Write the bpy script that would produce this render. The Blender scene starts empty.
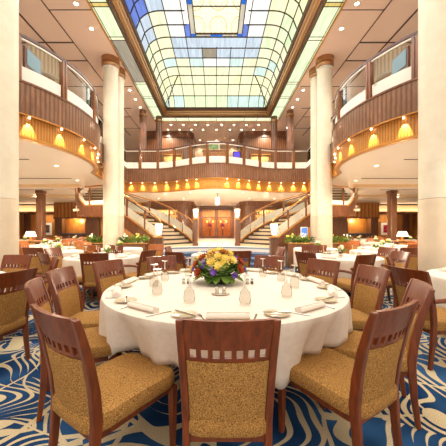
import bpy, bmesh, math, random
from mathutils import Vector, Matrix
random.seed(7)
S = bpy.context.scene
C = S.collection
PI = math.pi
HC = 1.30   # eye height
F = 268.0   # focal length in pixels of a 446 px frame
CX, CY = 216.5, 230.0

# ------------------------------------------------------------------ materials
def new_mat(name):
    m = bpy.data.materials.new(name); m.use_nodes = True
    return m, m.node_tree, m.node_tree.nodes['Principled BSDF']
def lin(c):
    f = lambda v: (v/255/12.92) if v <= 10 else ((v/255+0.055)/1.055)**2.4
    return (f(c[0]), f(c[1]), f(c[2]), 1)
def mat(name, col, rough=0.5, metal=0.0, spec=0.5, emit=0, ecol=None, coat=0):
    m, nt, b = new_mat(name)
    b.inputs['Base Color'].default_value = lin(col)
    b.inputs['Roughness'].default_value = rough
    b.inputs['Metallic'].default_value = metal
    b.inputs['Specular IOR Level'].default_value = spec
    b.inputs['Coat Weight'].default_value = coat
    if emit:
        b.inputs['Emission Color'].default_value = lin(ecol or col)
        b.inputs['Emission Strength'].default_value = emit
    return m
def node(nt, t, **kw):
    n = nt.nodes.new(t)
    for k, v in kw.items(): setattr(n, k, v)
    return n
def math_n(nt, op, a, b=None, c=None):
    n = node(nt, 'ShaderNodeMath', operation=op)
    for i, v in enumerate((a, b, c)):
        if v is None: continue
        if isinstance(v, (int, float)): n.inputs[i].default_value = v
        else: nt.links.new(v, n.inputs[i])
    return n.outputs[0]
def ramp(nt, fac, stops):
    r = node(nt, 'ShaderNodeValToRGB')
    while len(r.color_ramp.elements) < len(stops): r.color_ramp.elements.new(0.5)
    for e, (p, c) in zip(r.color_ramp.elements, stops):
        e.position = p; e.color = lin(c)
    nt.links.new(fac, r.inputs[0]); return r.outputs[0]
def noise(nt, vec, scale, detail=2, rough=0.5, dist=0):
    n = node(nt, 'ShaderNodeTexNoise'); n.inputs['Scale'].default_value = scale
    n.inputs['Detail'].default_value = detail; n.inputs['Roughness'].default_value = rough
    n.inputs['Distortion'].default_value = dist
    if vec is not None: nt.links.new(vec, n.inputs['Vector'])
    return n
def coords(nt, which='Object', scale=(1,1,1)):
    t = node(nt, 'ShaderNodeTexCoord'); mp = node(nt, 'ShaderNodeMapping')
    mp.inputs['Scale'].default_value = scale
    nt.links.new(t.outputs[which], mp.inputs['Vector']); return mp.outputs[0]
def wood(name, c1, c2, rough=0.35, scale=(9,9,1.2), coat=0.3, stripes=None, which='Object'):
    m, nt, b = new_mat(name)
    v = coords(nt, which, scale)
    n = noise(nt, v, 3, 4, 0.6, 0.6)
    col = ramp(nt, n.outputs['Fac'], [(0.3, c1), (0.7, c2)])
    if stripes:
        uv = node(nt, 'ShaderNodeUVMap'); sp = node(nt, 'ShaderNodeSeparateXYZ')
        nt.links.new(uv.outputs[0], sp.inputs[0])
        w = math_n(nt, 'SINE', math_n(nt, 'MULTIPLY', sp.outputs[0], 2*PI/stripes))
        w2 = math_n(nt, 'MULTIPLY_ADD', w, 0.5, 0.5)
        bp = node(nt, 'ShaderNodeBump'); bp.inputs['Strength'].default_value = 0.5; bp.inputs['Distance'].default_value = 0.008
        nt.links.new(w2, bp.inputs['Height']); nt.links.new(bp.outputs[0], b.inputs['Normal'])
        mx = node(nt, 'ShaderNodeMix', data_type='RGBA'); 
        nt.links.new(math_n(nt, 'POWER', w2, 0.5), mx.inputs[0])
        mx.inputs[6].default_value = lin([int(k*0.8) for k in c1]); nt.links.new(col, mx.inputs[7]); col = mx.outputs[2]
    nt.links.new(col, b.inputs['Base Color'])
    b.inputs['Roughness'].default_value = rough; b.inputs['Coat Weight'].default_value = coat
    b.inputs['Coat Roughness'].default_value = 0.15
    return m
def speckle(name, c1, c2, scale, rough=0.9, bump=0.3, dist=0.004):
    m, nt, b = new_mat(name)
    v = coords(nt)
    n = noise(nt, v, scale, 3, 0.7)
    nt.links.new(ramp(nt, n.outputs['Fac'], [(0.35, c1), (0.65, c2)]), b.inputs['Base Color'])
    b.inputs['Roughness'].default_value = rough; b.inputs['Specular IOR Level'].default_value = 0.15
    if bump:
        bp = node(nt, 'ShaderNodeBump'); bp.inputs['Strength'].default_value = bump; bp.inputs['Distance'].default_value = dist
        nt.links.new(n.outputs['Fac'], bp.inputs['Height']); nt.links.new(bp.outputs[0], b.inputs['Normal'])
    return m
def carpet():
    m, nt, b = new_mat('swirl_carpet')
    v = coords(nt)
    # domain warp
    w = noise(nt, v, 0.9, 1)
    va = node(nt, 'ShaderNodeVectorMath', operation='MULTIPLY_ADD')
    nt.links.new(w.outputs['Color'], va.inputs[0]); va.inputs[1].default_value = (1.1,1.1,0); nt.links.new(v, va.inputs[2])
    wp = va.outputs[0]
    # field of nested curls
    f1 = noise(nt, wp, 0.95, 0).outputs['Fac']
    f2 = noise(nt, v, 1.1, 0).outputs['Fac']
    vo = node(nt, 'ShaderNodeTexVoronoi', feature='SMOOTH_F1'); vo.inputs['Scale'].default_value = 1.7
    vo.inputs['Smoothness'].default_value = 0.15; nt.links.new(wp, vo.inputs['Vector'])
    sel = math_n(nt, 'GREATER_THAN', noise(nt, v, 0.6, 0).outputs['Fac'], 0.5)
    a = math_n(nt, 'FRACT', math_n(nt, 'MULTIPLY', f1, 27))
    c = math_n(nt, 'FRACT', math_n(nt, 'MULTIPLY', vo.outputs['Distance'], 9))
    ta = math_n(nt, 'ABSOLUTE', math_n(nt, 'SUBTRACT', a, 0.5))
    tc = math_n(nt, 'ABSOLUTE', math_n(nt, 'SUBTRACT', c, 0.5))
    mixv = node(nt, 'ShaderNodeMix', data_type='FLOAT'); nt.links.new(sel, mixv.inputs[0])
    nt.links.new(ta, mixv.inputs[2]); nt.links.new(tc, mixv.inputs[3])
    width = math_n(nt, 'MULTIPLY_ADD', noise(nt, v, 2.3, 0).outputs['Fac'], 0.6, -0.15)
    line = math_n(nt, 'LESS_THAN', mixv.outputs[0], width)
    edge = node(nt, 'ShaderNodeTexVoronoi', feature='DISTANCE_TO_EDGE'); edge.inputs['Scale'].default_value = 1.7
    nt.links.new(wp, edge.inputs['Vector'])
    e2 = math_n(nt, 'LESS_THAN', edge.outputs['Distance'], 0.022)
    line = math_n(nt, 'MAXIMUM', line, e2)
    fine = noise(nt, v, 160, 2)
    blue = ramp(nt, noise(nt, v, 1.7, 2).outputs['Fac'], [(0.35, (14,44,80)), (0.65, (48,88,132))])
    cream = ramp(nt, fine.outputs['Fac'], [(0.3, (178,158,122)), (0.7, (222,206,170))])
    mx = node(nt, 'ShaderNodeMix', data_type='RGBA'); nt.links.new(line, mx.inputs[0])
    nt.links.new(blue, mx.inputs[6]); nt.links.new(cream, mx.inputs[7])
    nt.links.new(mx.outputs[2], b.inputs['Base Color'])
    b.inputs['Roughness'].default_value = 0.95; b.inputs['Specular IOR Level'].default_value = 0.1
    return m
def thin_glass(name, tint=(235,240,235), gloss=0.12, alpha=0.9):
    m = bpy.data.materials.new(name); m.use_nodes = True; nt = m.node_tree
    nt.nodes.clear()
    out = node(nt, 'ShaderNodeOutputMaterial'); tr = node(nt, 'ShaderNodeBsdfTransparent'); gl = node(nt, 'ShaderNodeBsdfGlossy')
    tr.inputs[0].default_value = lin(tint); gl.inputs['Roughness'].default_value = 0.05
    fr = node(nt, 'ShaderNodeLayerWeight'); fr.inputs[0].default_value = gloss
    mx = node(nt, 'ShaderNodeMixShader'); nt.links.new(fr.outputs['Fresnel'], mx.inputs[0])
    nt.links.new(tr.outputs[0], mx.inputs[1]); nt.links.new(gl.outputs[0], mx.inputs[2]); nt.links.new(mx.outputs[0], out.inputs[0])
    return m
def frosted(name):
    m = bpy.data.materials.new(name); m.use_nodes = True; nt = m.node_tree; nt.nodes.clear()
    out = node(nt, 'ShaderNodeOutputMaterial'); df = node(nt, 'ShaderNodeBsdfDiffuse'); tl = node(nt, 'ShaderNodeBsdfTranslucent'); tr = node(nt, 'ShaderNodeBsdfTransparent')
    v = coords(nt)
    vo = node(nt, 'ShaderNodeTexVoronoi'); vo.inputs['Scale'].default_value = 4; nt.links.new(v, vo.inputs['Vector'])
    c = ramp(nt, vo.outputs['Distance'], [(0.12, (222,216,202)), (0.22, (252,247,238))])
    nt.links.new(c, df.inputs[0]); nt.links.new(c, tl.inputs[0])
    a = node(nt, 'ShaderNodeMixShader'); a.inputs[0].default_value = 0.2; nt.links.new(df.outputs[0], a.inputs[1]); nt.links.new(tl.outputs[0], a.inputs[2])
    b = node(nt, 'ShaderNodeMixShader'); b.inputs[0].default_value = 0.08; nt.links.new(a.outputs[0], b.inputs[1]); nt.links.new(tr.outputs[0], b.inputs[2])
    nt.links.new(b.outputs[0], out.inputs[0]); return m
def stained(name, col, strength, var=0.07):
    strength*=0.84
    m = bpy.data.materials.new(name); m.use_nodes = True; nt = m.node_tree
    nt.nodes.clear()
    out = node(nt, 'ShaderNodeOutputMaterial'); em = node(nt, 'ShaderNodeEmission')
    v = coords(nt, 'Object', (9.0, 0.9, 2.2))
    n = noise(nt, v, 1.4, 3, 0.6, 0.8)
    dk = [max(0, int(k*(1-var))) for k in col]; lt = [min(255, int(k*(1+var*0.6))+6) for k in col]
    nt.links.new(ramp(nt, n.outputs['Fac'], [(0.35, dk), (0.65, lt)]), em.inputs[0])
    em.inputs[1].default_value = strength
    nt.links.new(em.outputs[0], out.inputs[0]); return m

M = {}
M['carpet'] = carpet()
M['chair_wood'] = wood('chair_wood', (84,38,13), (130,60,22), 0.35, (12,12,2), 0.12)
M['chair_wood_light'] = wood('chair_wood_light', (140,72,24), (188,108,44), 0.32, (12,12,2), 0.25)
M['upholstery'] = speckle('gold_upholstery', (98,66,30), (196,148,84), 170, 0.9, 0.5)
M['cloth'] = speckle('white_tablecloth', (218,206,191), (226,215,201), 30, 0.85, 0.1)
M['linen'] = mat('white_linen', (226,212,196), 0.8)
M['china'] = mat('white_china', (228,216,198), 0.18, coat=0.5)
M['china_rim'] = mat('china_rim', (196,180,150), 0.2)
M['silver'] = mat('polished_silver', (200,196,188), 0.15, 1)
M['glass'] = thin_glass('clear_glass',(247,247,244),0.08)
M['wine_glass'] = thin_glass('wine_glass', (236,234,230), 0.05)
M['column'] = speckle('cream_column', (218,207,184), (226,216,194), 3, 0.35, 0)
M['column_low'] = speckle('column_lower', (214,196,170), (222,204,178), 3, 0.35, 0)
M['copper'] = mat('copper_cap', (176,132,92), 0.28, 0.85)
M['drum'] = wood('drum_reeding',(244,234,208),(250,242,222),0.4,(1,1,1),0.1,stripes=0.12)
M['pale_trim'] = mat('pale_trim', (228,220,205), 0.4)
M['ceil_up'] = mat('upper_ceiling_paint', (238,208,188), 0.7)
M['ceil_low'] = speckle('lower_ceiling_paint', (244,230,212), (246,234,218), 1, 0.45, 0)
M['soffit'] = mat('cove_soffit', (238,206,160), 0.7)
M['groove'] = mat('ceiling_groove', (84,54,36), 0.6)
M['gold_reed'] = wood('gold_reeded_band', (190,124,44), (212,148,64), 0.4, (2,2,2), 0.2, stripes=0.06)
M['fascia'] = wood('ribbed_walnut_fascia', (112,74,50), (156,108,76), 0.3, (5,5,1), 0.5, stripes=0.09)
M['walnut'] = wood('walnut_panel', (92,54,32), (134,84,54), 0.32, (5,5,0.7), 0.4)
M['walnut_reed'] = wood('reeded_walnut', (100,62,38), (142,94,62), 0.32, (5,5,0.7), 0.4, stripes=0.12)
M['honey'] = wood('honey_panel', (176,108,46), (214,148,76), 0.35, (3,3,0.6), 0.4)
M['honey_reed'] = wood('honey_reeded', (182,112,48), (214,146,72), 0.35, (3,3,0.6), 0.3, stripes=0.25)
M['post'] = wood('amber_post', (100,54,22), (150,88,40), 0.3, (6,6,1), 0.4)
M['rail'] = mat('plum_handrail', (86,46,38), 0.4, coat=0.2)
M['brass'] = mat('brass', (214,158,86), 0.3, 0.85)
M['gold_mould'] = mat('gold_moulding', (158,120,74), 0.4, 0.5)
M['dark_mould'] = mat('dark_bronze_moulding', (82,48,28), 0.4, 0.3)
M['brown_mould'] = mat('brown_moulding', (100,74,56), 0.45, 0.2)
M['frost'] = frosted('frosted_floral_glass')
M['wall'] = mat('cream_wall', (226,200,170), 0.6)
M['lead'] = mat('lead_came', (70,52,44), 0.5)
M['stair_tread'] = mat('dark_tread', (36,26,24), 0.6)
M['stair_riser'] = mat('cream_riser', (206,180,146), 0.5)
M['step_nosing'] = mat('step_nosing',(128,142,164),0.6)
M['blue_step'] = mat('blue_step_carpet', (60,80,112), 0.9)
M['pale_floor'] = mat('pale_marble', (226,216,204), 0.3)
M['lamp'] = mat('lamp_glow', (255,236,205), 0.5, emit=9, ecol=(255,232,196))
M['newel_shade'] = mat('newel_shade',(255,240,215),0.5,emit=2.2,ecol=(255,236,206))
M['shade'] = mat('lit_lamp_shade', (255,232,196), 0.6, emit=2.2, ecol=(255,226,180))
M['amber_glow'] = mat('amber_glow', (255,196,104), 0.6, emit=2.0, ecol=(255,196,104))
M['leaf'] = speckle('leaf_green', (44,74,28), (108,136,62), 9, 0.6, 0)
M['leaf_bright'] = speckle('bright_leaf', (70,108,36), (132,160,72), 9, 0.6, 0)
M['purple'] = speckle('purple_petal', (84,48,150), (150,104,196), 20, 0.7, 0)
M['yellow'] = speckle('yellow_petal', (220,186,70), (240,216,120), 20, 0.7, 0)
M['rust'] = speckle('rust_petal', (130,50,24), (176,78,36), 20, 0.7, 0)
M['lilac'] = speckle('lilac_petal', (180,160,196), (220,206,220), 20, 0.7, 0)
M['white_petal'] = speckle('white_petal', (236,228,206), (250,246,232), 20, 0.7, 0)
M['black'] = mat('black_bowl', (28,26,26), 0.3)
M['steel'] = mat('dark_steel', (60,58,58), 0.35, 0.8)
M['red_metal'] = mat('red_rail', (112,28,22), 0.4)
M['olive'] = mat('olive_box', (150,128,98), 0.5)
M['screen'] = mat('blue_screen', (60,96,170), 0.3, emit=1.0, ecol=(70,110,190))
M['screen_violet'] = mat('violet_screen', (60,40,150), 0.3, emit=1.2, ecol=(70,50,190))
M['salt'] = mat('salt_fill', (236,226,210), 0.5)
M['pepper'] = mat('pepper_fill', (96,70,52), 0.5)
M['art_red'] = speckle('red_painting', (120,16,34), (206,60,84), 6, 0.5, 0)
M['art_blue'] = speckle('blue_painting', (60,44,60), (120,92,84), 6, 0.5, 0)
M['mat_white'] = mat('picture_mount', (240,232,220), 0.6)
M['bottle'] = mat('amber_bottle', (150,86,36), 0.2)
M['teal'] = mat('blue_counter', (54,92,128), 0.4)

# ------------------------------------------------------------------ mesh builder
class MB:
    def __init__(s): s.v=[]; s.f=[]; s.m=[]; s.uv={}
    def add(s, vs, fs, mi=0, uvs=None):
        o = len(s.v); s.v += [tuple(p) for p in vs]
        for i, f in enumerate(fs):
            if uvs: s.uv[len(s.f)] = uvs[i]
            s.f.append([o+k for k in f]); s.m.append(mi)
        return s
    def box(s, c, d, rz=0, mi=0, T=None):
        x,y,z = d[0]/2,d[1]/2,d[2]/2
        vs=[(-x,-y,-z),(x,-y,-z),(x,y,-z),(-x,y,-z),(-x,-y,z),(x,-y,z),(x,y,z),(-x,y,z)]
        R = T or Matrix.Rotation(rz,3,'Z')
        vs=[Vector(c)+R@Vector(p) for p in vs]
        return s.add(vs,[(0,3,2,1),(4,5,6,7),(0,1,5,4),(1,2,6,5),(2,3,7,6),(3,0,4,7)],mi)
    def bar(s, a, b, w, h, mi=0):
        a=Vector(a); b=Vector(b); d=(b-a); L=d.length
        if L<1e-6: return s
        d.normalize(); up=Vector((0,0,1))
        if abs(d.z)>0.95: up=Vector((0,1,0))
        x=d.cross(up).normalized(); z=x.cross(d)
        vs=[]
        for p in (a,b):
            for i,j in ((-1,-1),(1,-1),(1,1),(-1,1)): vs.append(p+x*i*w/2+z*j*h/2)
        return s.add(vs,[(0,1,2,3),(7,6,5,4),(0,4,5,1),(1,5,6,2),(2,6,7,3),(3,7,4,0)],mi)
    def tube(s, pts, r, n=8, mi=0, cap=True):
        pts=[Vector(p) for p in pts]; rs = r if isinstance(r,(list,tuple)) else [r]*len(pts)
        rings=[]
        for i,p in enumerate(pts):
            d=(pts[min(i+1,len(pts)-1)]-pts[max(i-1,0)]).normalized()
            up=Vector((0,0,1)) if abs(d.z)<0.95 else Vector((1,0,0))
            x=d.cross(up).normalized(); y=x.cross(d)
            rings.append([p+(x*math.cos(2*PI*k/n)+y*math.sin(2*PI*k/n))*rs[i] for k in range(n)])
        vs=[q for rg in rings for q in rg]; fs=[]
        for i in range(len(pts)-1):
            for k in range(n):
                a=i*n+k; b=i*n+(k+1)%n; fs.append((a,b,b+n,a+n))
        if cap: fs.append(tuple(range(n))[::-1]); fs.append(tuple((len(pts)-1)*n+k for k in range(n)))
        return s.add(vs,fs,mi)
    def lathe(s, prof, c=(0,0,0), n=24, mi=0, cap=True):
        vs=[];fs=[]
        for (r,z) in prof:
            for k in range(n):
                a=2*PI*k/n; vs.append((c[0]+r*math.cos(a),c[1]+r*math.sin(a),c[2]+z))
        for i in range(len(prof)-1):
            for k in range(n):
                a=i*n+k;b=i*n+(k+1)%n; fs.append((a,b,b+n,a+n))
        if cap and prof[0][0]>1e-4: fs.append(tuple(range(n))[::-1])
        if cap and prof[-1][0]>1e-4: fs.append(tuple((len(prof)-1)*n+k for k in range(n)))
        return s.add(vs,fs,mi)
    def strip(s, path, z0, z1, off=0, mi=0, thick=0.04, zf=None):
        """upright wall following a plan path, with real thickness; uv.u = length"""
        pts=[Vector((p[0],p[1],0)) for p in path]; nrm=[]
        for i in range(len(pts)):
            d=(pts[min(i+1,len(pts)-1)]-pts[max(i-1,0)]).normalized(); nrm.append(Vector((d.y,-d.x,0)))
        u=0
        for i in range(len(pts)-1):
            L=(pts[i+1]-pts[i]).length
            za0=(z0 if zf is None else zf[i]+z0); za1=(z1 if zf is None else zf[i]+z1)
            zb0=(z0 if zf is None else zf[i+1]+z0); zb1=(z1 if zf is None else zf[i+1]+z1)
            a=pts[i]+nrm[i]*off; b=pts[i+1]+nrm[i+1]*off
            a2=a-nrm[i]*thick; b2=b-nrm[i+1]*thick
            vs=[(a.x,a.y,za0),(b.x,b.y,zb0),(b.x,b.y,zb1),(a.x,a.y,za1),(a2.x,a2.y,za0),(b2.x,b2.y,zb0),(b2.x,b2.y,zb1),(a2.x,a2.y,za1)]
            fs=[(0,1,2,3),(5,4,7,6),(3,2,6,7),(1,0,4,5)]
            q=[(u,za0),(u+L,zb0),(u+L,zb1),(u,za1)]
            if i==0: fs.append((0,3,7,4))
            if i==len(pts)-2: fs.append((1,5,6,2))
            s.add(vs,fs,mi,[q]*len(fs)); u+=L
        return s
    def poly(s, pts, z0, z1, mi=0):
        n=len(pts); vs=[(p[0],p[1],z0) for p in pts]+[(p[0],p[1],z1) for p in pts]
        fs=[tuple(range(n))[::-1],tuple(range(n,2*n))]+[(i,(i+1)%n,n+(i+1)%n,n+i) for i in range(n)]
        return s.add(vs,fs,mi)
    def ball(s, c, r, mi=0, n=8, k=5, sq=(1,1,1)):
        prof=[(max(1e-5,math.sin(PI*i/k))*1.0,-math.cos(PI*i/k)) for i in range(k+1)]
        o=len(s.v); s.lathe(prof,(0,0,0),n,mi)
        for i in range(o,len(s.v)):
            v=s.v[i]; s.v[i]=(c[0]+v[0]*r*sq[0],c[1]+v[1]*r*sq[1],c[2]+v[2]*r*sq[2])
        return s
    def build(s, name, mats, parent=None, smooth=False, bevel=0, mirror=False):
        me=bpy.data.meshes.new(name)
        vs=s.v
        fs=s.f
        if mirror:
            vs=[(-a,b,c) for a,b,c in vs]; fs=[f[::-1] for f in fs]
        me.from_pydata([tuple(v) for v in vs],[],fs)
        if not isinstance(mats,(list,tuple)): mats=[mats]
        for m in mats: me.materials.append(M[m] if isinstance(m,str) else m)
        me.polygons.foreach_set('material_index',s.m)
        if s.uv:
            ul=me.uv_layers.new(name='UVMap')
            for i,p in enumerate(me.polygons):
                if i in s.uv:
                    q=s.uv[i]
                    if mirror: q=q[::-1]
                    for j,l in enumerate(p.loop_indices): ul.data[l].uv=q[j%len(q)]
        if smooth:
            me.polygons.foreach_set('use_smooth',[True]*len(me.polygons))
            try: me.set_sharp_from_angle(angle=math.radians(40))
            except Exception: pass
        bm=bmesh.new(); bm.from_mesh(me); bmesh.ops.recalc_face_normals(bm,faces=bm.faces) if not s.uv else None
        bm.to_mesh(me); bm.free(); me.update()
        o=bpy.data.objects.new(name,me); C.objects.link(o)
        if parent: o.parent=parent
        if bevel:
            b=o.modifiers.new('bevel','BEVEL'); b.width=bevel; b.segments=2; b.limit_method='ANGLE'
        return o
def tag(o,label=None,cat=None,group=None,kind=None):
    if label: o['label']=label
    if cat: o['category']=cat
    if group: o['group']=group
    if kind: o['kind']=kind
    return o
def empty(name,loc=(0,0,0),rz=0,label=None,cat=None,group=None):
    o=bpy.data.objects.new(name,None); C.objects.link(o); o.location=loc; o.rotation_euler=(0,0,rz)
    o.empty_display_size=0.1
    return tag(o,label,cat,group)
KIDS={}
def copy_tree(o,parent=None):
    c=o.copy(); C.objects.link(c); c.parent=parent
    for ch in [k for k in ALLK(o)]: copy_tree(ch,c)
    return c
def ALLK(o):
    return o.children
def place(o,loc,rz,label,group=None,cat=None):
    o.location=loc; o.rotation_euler=(0,0,rz); o['label']=label
    if group: o['group']=group
    elif 'group' in o: del o['group']
    if cat: o['category']=cat
    return o
class Pool:
    """first request returns the prototype, later ones its copies"""
    def __init__(s,make): s.make=make; s.p=None
    def get(s):
        if s.p is None: s.p=s.make(); return s.p
        return copy_tree(s.p)
def struct(name,mb,m,**k):
    o=mb.build(name,m,**k); o['kind']='structure'; return o
def side(s): return 'left' if s<0 else 'right'

# ------------------------------------------------------------------ shell
EDGE_L=[(-4.15,-2.0),(-4.15,4.6)]
ARC=[]
for i in range(15):     # balcony bulge between the first and the second column
    a=-0.66+1.32*i/14
    ARC.append((-(3.42+2.72*(1-math.cos(a))), 6.92+2.72*math.sin(a)))
EDGE_L+=[(-4.02,5.15)]+ARC+[(-4.02,8.75),(-4.45,12.95)]
def ybump(x):
    t=min(1,abs(x)/3.0); return 12.95-1.12*(0.5+0.5*math.cos(PI*t))
EDGE_C=[(-4.45+8.9*i/36,0) for i in range(37)]
EDGE_C=[(x,ybump(x)) for x,_ in EDGE_C]
Z_LC, Z_UF, Z_UC = 3.15, 4.10, 7.30
XO, YB, YF = 15.0, 20.7, -2.0

struct('floor',MB().box((0,9.4,-0.05),(2*XO,23,0.1)),'carpet')
# upper ceiling with the skylight opening
mb=MB()
for s in (-1,1): mb.box((s*(3.37+XO)/2,9.4,Z_UC+0.06),(XO-3.37,22.9,0.12))
mb.box((0,(14.86+20.8)/2,Z_UC+0.06),(6.74,20.8-14.86,0.12))
mb.box((0,-1.0,Z_UC+0.06),(6.74,2.0,0.12))
struct('ceiling',mb,'ceil_up')
# deck between the storeys: its underside is the lower ceiling, its top the upper floor
def deck(z0,z1,name,m):
    mb=MB(); hole=(-6.7,-4.62,11.9,15.0)
    for s in (-1,1):
        pts=[p for p in EDGE_L]
        ys=sorted(pts,key=lambda p:p[1])
        segs=[]
        for i in range(len(ys)-1):
            (xa,ya),(xb,yb)=ys[i],ys[i+1]
            if ya<hole[2]<yb:
                t=(hole[2]-ya)/(yb-ya); xm=xa+(xb-xa)*t
                segs+= [(xa,ya,xm,hole[2]),(xm,hole[2],xb,yb)]
            else: segs.append((xa,ya,xb,yb))
        for xa,ya,xb,yb in segs:
            def q(x0,x1,x2,x3):
                vs=[(x0*-s,ya,z0),(x1*-s,ya,z0),(x2*-s,yb,z0),(x3*-s,yb,z0),(x0*-s,ya,z1),(x1*-s,ya,z1),(x2*-s,yb,z1),(x3*-s,yb,z1)]
                mb.add(vs,[(0,3,2,1),(4,5,6,7),(0,1,5,4),(2,3,7,6),(1,2,6,5),(3,0,4,7)])
            if ya>=hole[2]-1e-6: q(-XO,hole[0],hole[0],-XO); q(hole[1],xa,xb,hole[1])
            else: q(-XO,xa,xb,-XO)
        mb.box((-s*(-XO+hole[0])/2,(12.95+15.0)/2,(z0+z1)/2),(XO+hole[0],15.0-12.95,z1-z0))
        mb.box((-s*(hole[1]-4.45)/2,(12.95+15.0)/2,(z0+z1)/2),(abs(hole[1]+4.45),15.0-12.95,z1-z0))
        mb.box((-s*(-XO-4.45)/2,(15.0+20.8)/2,(z0+z1)/2),(XO-4.45,20.8-15.0,z1-z0))
    for (xa,ya),(xb,yb) in zip(EDGE_C[:-1],EDGE_C[1:]):
        mb.poly([(xa,ya),(xb,yb),(xb,20.8),(xa,20.8)],z0,z1)
    return struct(name,mb,m)
deck(Z_LC,Z_LC+0.5,'ceiling','ceil_low')
deck(Z_LC+0.501,Z_UF,'floor','carpet')
# walls
struct('wall_back',MB().box((-8.2,YB+0.1,1.575),(13.6,0.2,3.15)).box((8.2,YB+0.1,1.575),(13.6,0.2,3.15)).box((0,YB+0.1,5.2),(30,0.2,4.2)).box((0,YB+0.1,2.98),(2.8,0.2,0.34)),'wall')
for s in (-1,1):
    struct('wall_'+side(s),MB().box((s*(XO+0.1),9.4,1.57),(0.2,23,3.14)),'honey')
    struct('wall_'+side(s),MB().box((s*(XO+0.1),9.4,5.72),(0.2,23,3.15)),'wall')
# lowered soffit with a lit cove over the outer dining bays
for s in (-1,1):
    struct('ceiling',MB().box((s*12.9,19.75,2.79),(4.1,1.7,0.5)),'soffit')
# ceiling joints
k=0
for s in (-1,1):
    mb=MB(); z=Z_UC-0.006
    for x0,x1,w in ((4.57,4.57,0.03),(5.47,5.47,0.05),(6.9,6.9,0.03)):
        mb.box((s*x0,9,z),(w,18 if x0<5 else 16,0.012))
    for y0,xa,xb,w in ((7.3,3.4,4.57,0.015),(8.57,4.57,9,0.05),(9.49,4.57,5.47,0.05),(11.2,3.5,6.9,0.03),(13.2,4.2,5.6,0.05),(14.2,4.57,8,0.04),(15.8,4.2,8,0.03)):
        mb.box((s*(xa+xb)/2,y0,z),(xb-xa,w,0.012))
    k+=1; struct('trim_%d'%k,mb,'groove')
    mb=MB(); z=Z_LC-0.006
    for y0,xa,xb,w in ((7.0,4.9,8.5,0.03),(9.6,5.2,12,0.05),(12.3,7.5,12,0.05)):
        mb.box((s*(xa+xb)/2,y0,z),(xb-xa,w,0.012))
    k+=1; struct('trim_%d'%k,mb,'groove')
mb=MB()
for s in (-1,1): mb.box((s*8.8,10.9,Z_LC-0.05),(6.5,0.12,0.1)).box((s*9.3,14.2,Z_LC-0.05),(6.0,0.12,0.1))
k+=1; struct('trim_%d'%k,mb,'soffit')

# ------------------------------------------------------------------ skylight
SX, SZ0, SZ1, SY0, SYB = 2.53, 7.65, 8.22, -1.0, 13.85
def sky_z(x,y):
    """height of the coved glass"""
    t=0
    ax=abs(x)
    if ax>1.78: t=max(t,(ax-1.78)/(SX-1.78))
    if y>11.98: t=max(t,(y-11.98)/(SYB-11.98))
    t=min(1,t)
    return SZ0+(SZ1-SZ0)*math.sqrt(max(0,1-t*t))
cols={'c_cream':((250,245,200),1.1),'c_white':((246,250,238),1.12),'c_pblue':((214,228,240),0.95),'c_blue':((124,150,236),0.85),'c_violet':((118,122,220),0.8),
      'c_green':((226,243,192),1.15),'c_yellow':((250,246,190),1.18),'c_aqua':((214,238,226),1.08),'c_gold':((236,206,120),0.95),'c_grey':((196,182,158),0.72)}
GM={k_:stained('glass_'+k_[2:],c,s) for k_,(c,s) in cols.items()}
order=list(GM)
xs=[-SX,-2.35,-2.1,-1.78,-1.65,-1.1,-0.55,0,0.55,1.1,1.65,1.78,2.1,2.35,SX]
xs=[-2.53,-2.42,-2.15,-1.65,-1.1,-0.55,0,0.55,1.1,1.65,2.15,2.42,2.53]
ysl=[SY0]+[8.44-0.58*i for i in range(16,0,-1)]+[8.44,9.02,9.6,10.18,10.76,11.34,11.98,12.65,13.4,13.85]
ysl=sorted(set(round(v,2) for v in ysl if v>=SY0))
rnd=random.Random(3)
mb=MB(); lead=MB()
def sub(a,b,n): return [a+(b-a)*i/n for i in range(n+1)]
for i in range(len(xs)-1):
    for j in range(len(ysl)-1):
        xa,xb,ya,yb=xs[i],xs[i+1],ysl[j],ysl[j+1]
        xm,ym=(xa+xb)/2,(ya+yb)/2; ax=abs(xm)
        if ax<0.9 and ym<9.3 and ym>0.2: continue
        r=rnd.random()
        if ym<9.6 and ym>0 and ax<1.15: c='c_violet' if r<0.6 else 'c_blue'
        elif ym<8.44: c='c_white' if ax<1.65 else ('c_pblue' if ax<2.15 and xm<0 else 'c_blue' if xm<0 else ('c_cream' if r<0.4 else 'c_yellow'))
        elif ym<9.6: c='c_white' if ax<1.65 else ('c_cream' if ax<2.15 else ('c_pblue' if xm<0 else 'c_green'))
        elif ym<10.18: c='c_pblue' if ax<1.65 else ('c_cream' if r<0.5 else 'c_green')
        elif ym<10.76: c='c_grey' if -0.55<xm<0 else ('c_pblue' if ax<1.65 and r<0.6 else 'c_cream')
        elif ym<11.34: c='c_white' if ax<0.6 else ('c_cream' if r<0.6 else 'c_aqua')
        elif ym<11.98: c='c_aqua' if r<0.3 else 'c_cream'
        elif ym<13.4: c='c_yellow' if r<0.35 else 'c_cream'
        else: c='c_aqua' if r<0.35 else 'c_green'
        if ax>1.65 and 11.9<ym<12.7: c='c_yellow'
        mi=order.index(c)
        nx=3 if ax>1.6 else 1; ny=3 if ym>11.9 else 1
        X=sub(xa,xb,nx); Yy=sub(ya,yb,ny)
        for a in range(nx):
            for b_ in range(ny):
                P=[(X[a],Yy[b_]),(X[a+1],Yy[b_]),(X[a+1],Yy[b_+1]),(X[a],Yy[b_+1])]
                lo=[(p[0],p[1],sky_z(*p)) for p in P]; hi=[(p[0],p[1],p[2]+0.02) for p in lo]
                mb.add(lo+hi,[(0,3,2,1),(4,5,6,7),(0,1,5,4),(1,2,6,5),(2,3,7,6),(3,0,4,7)],mi)
sk=mb.build('skylight_glass',[GM[o] for o in order])
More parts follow.
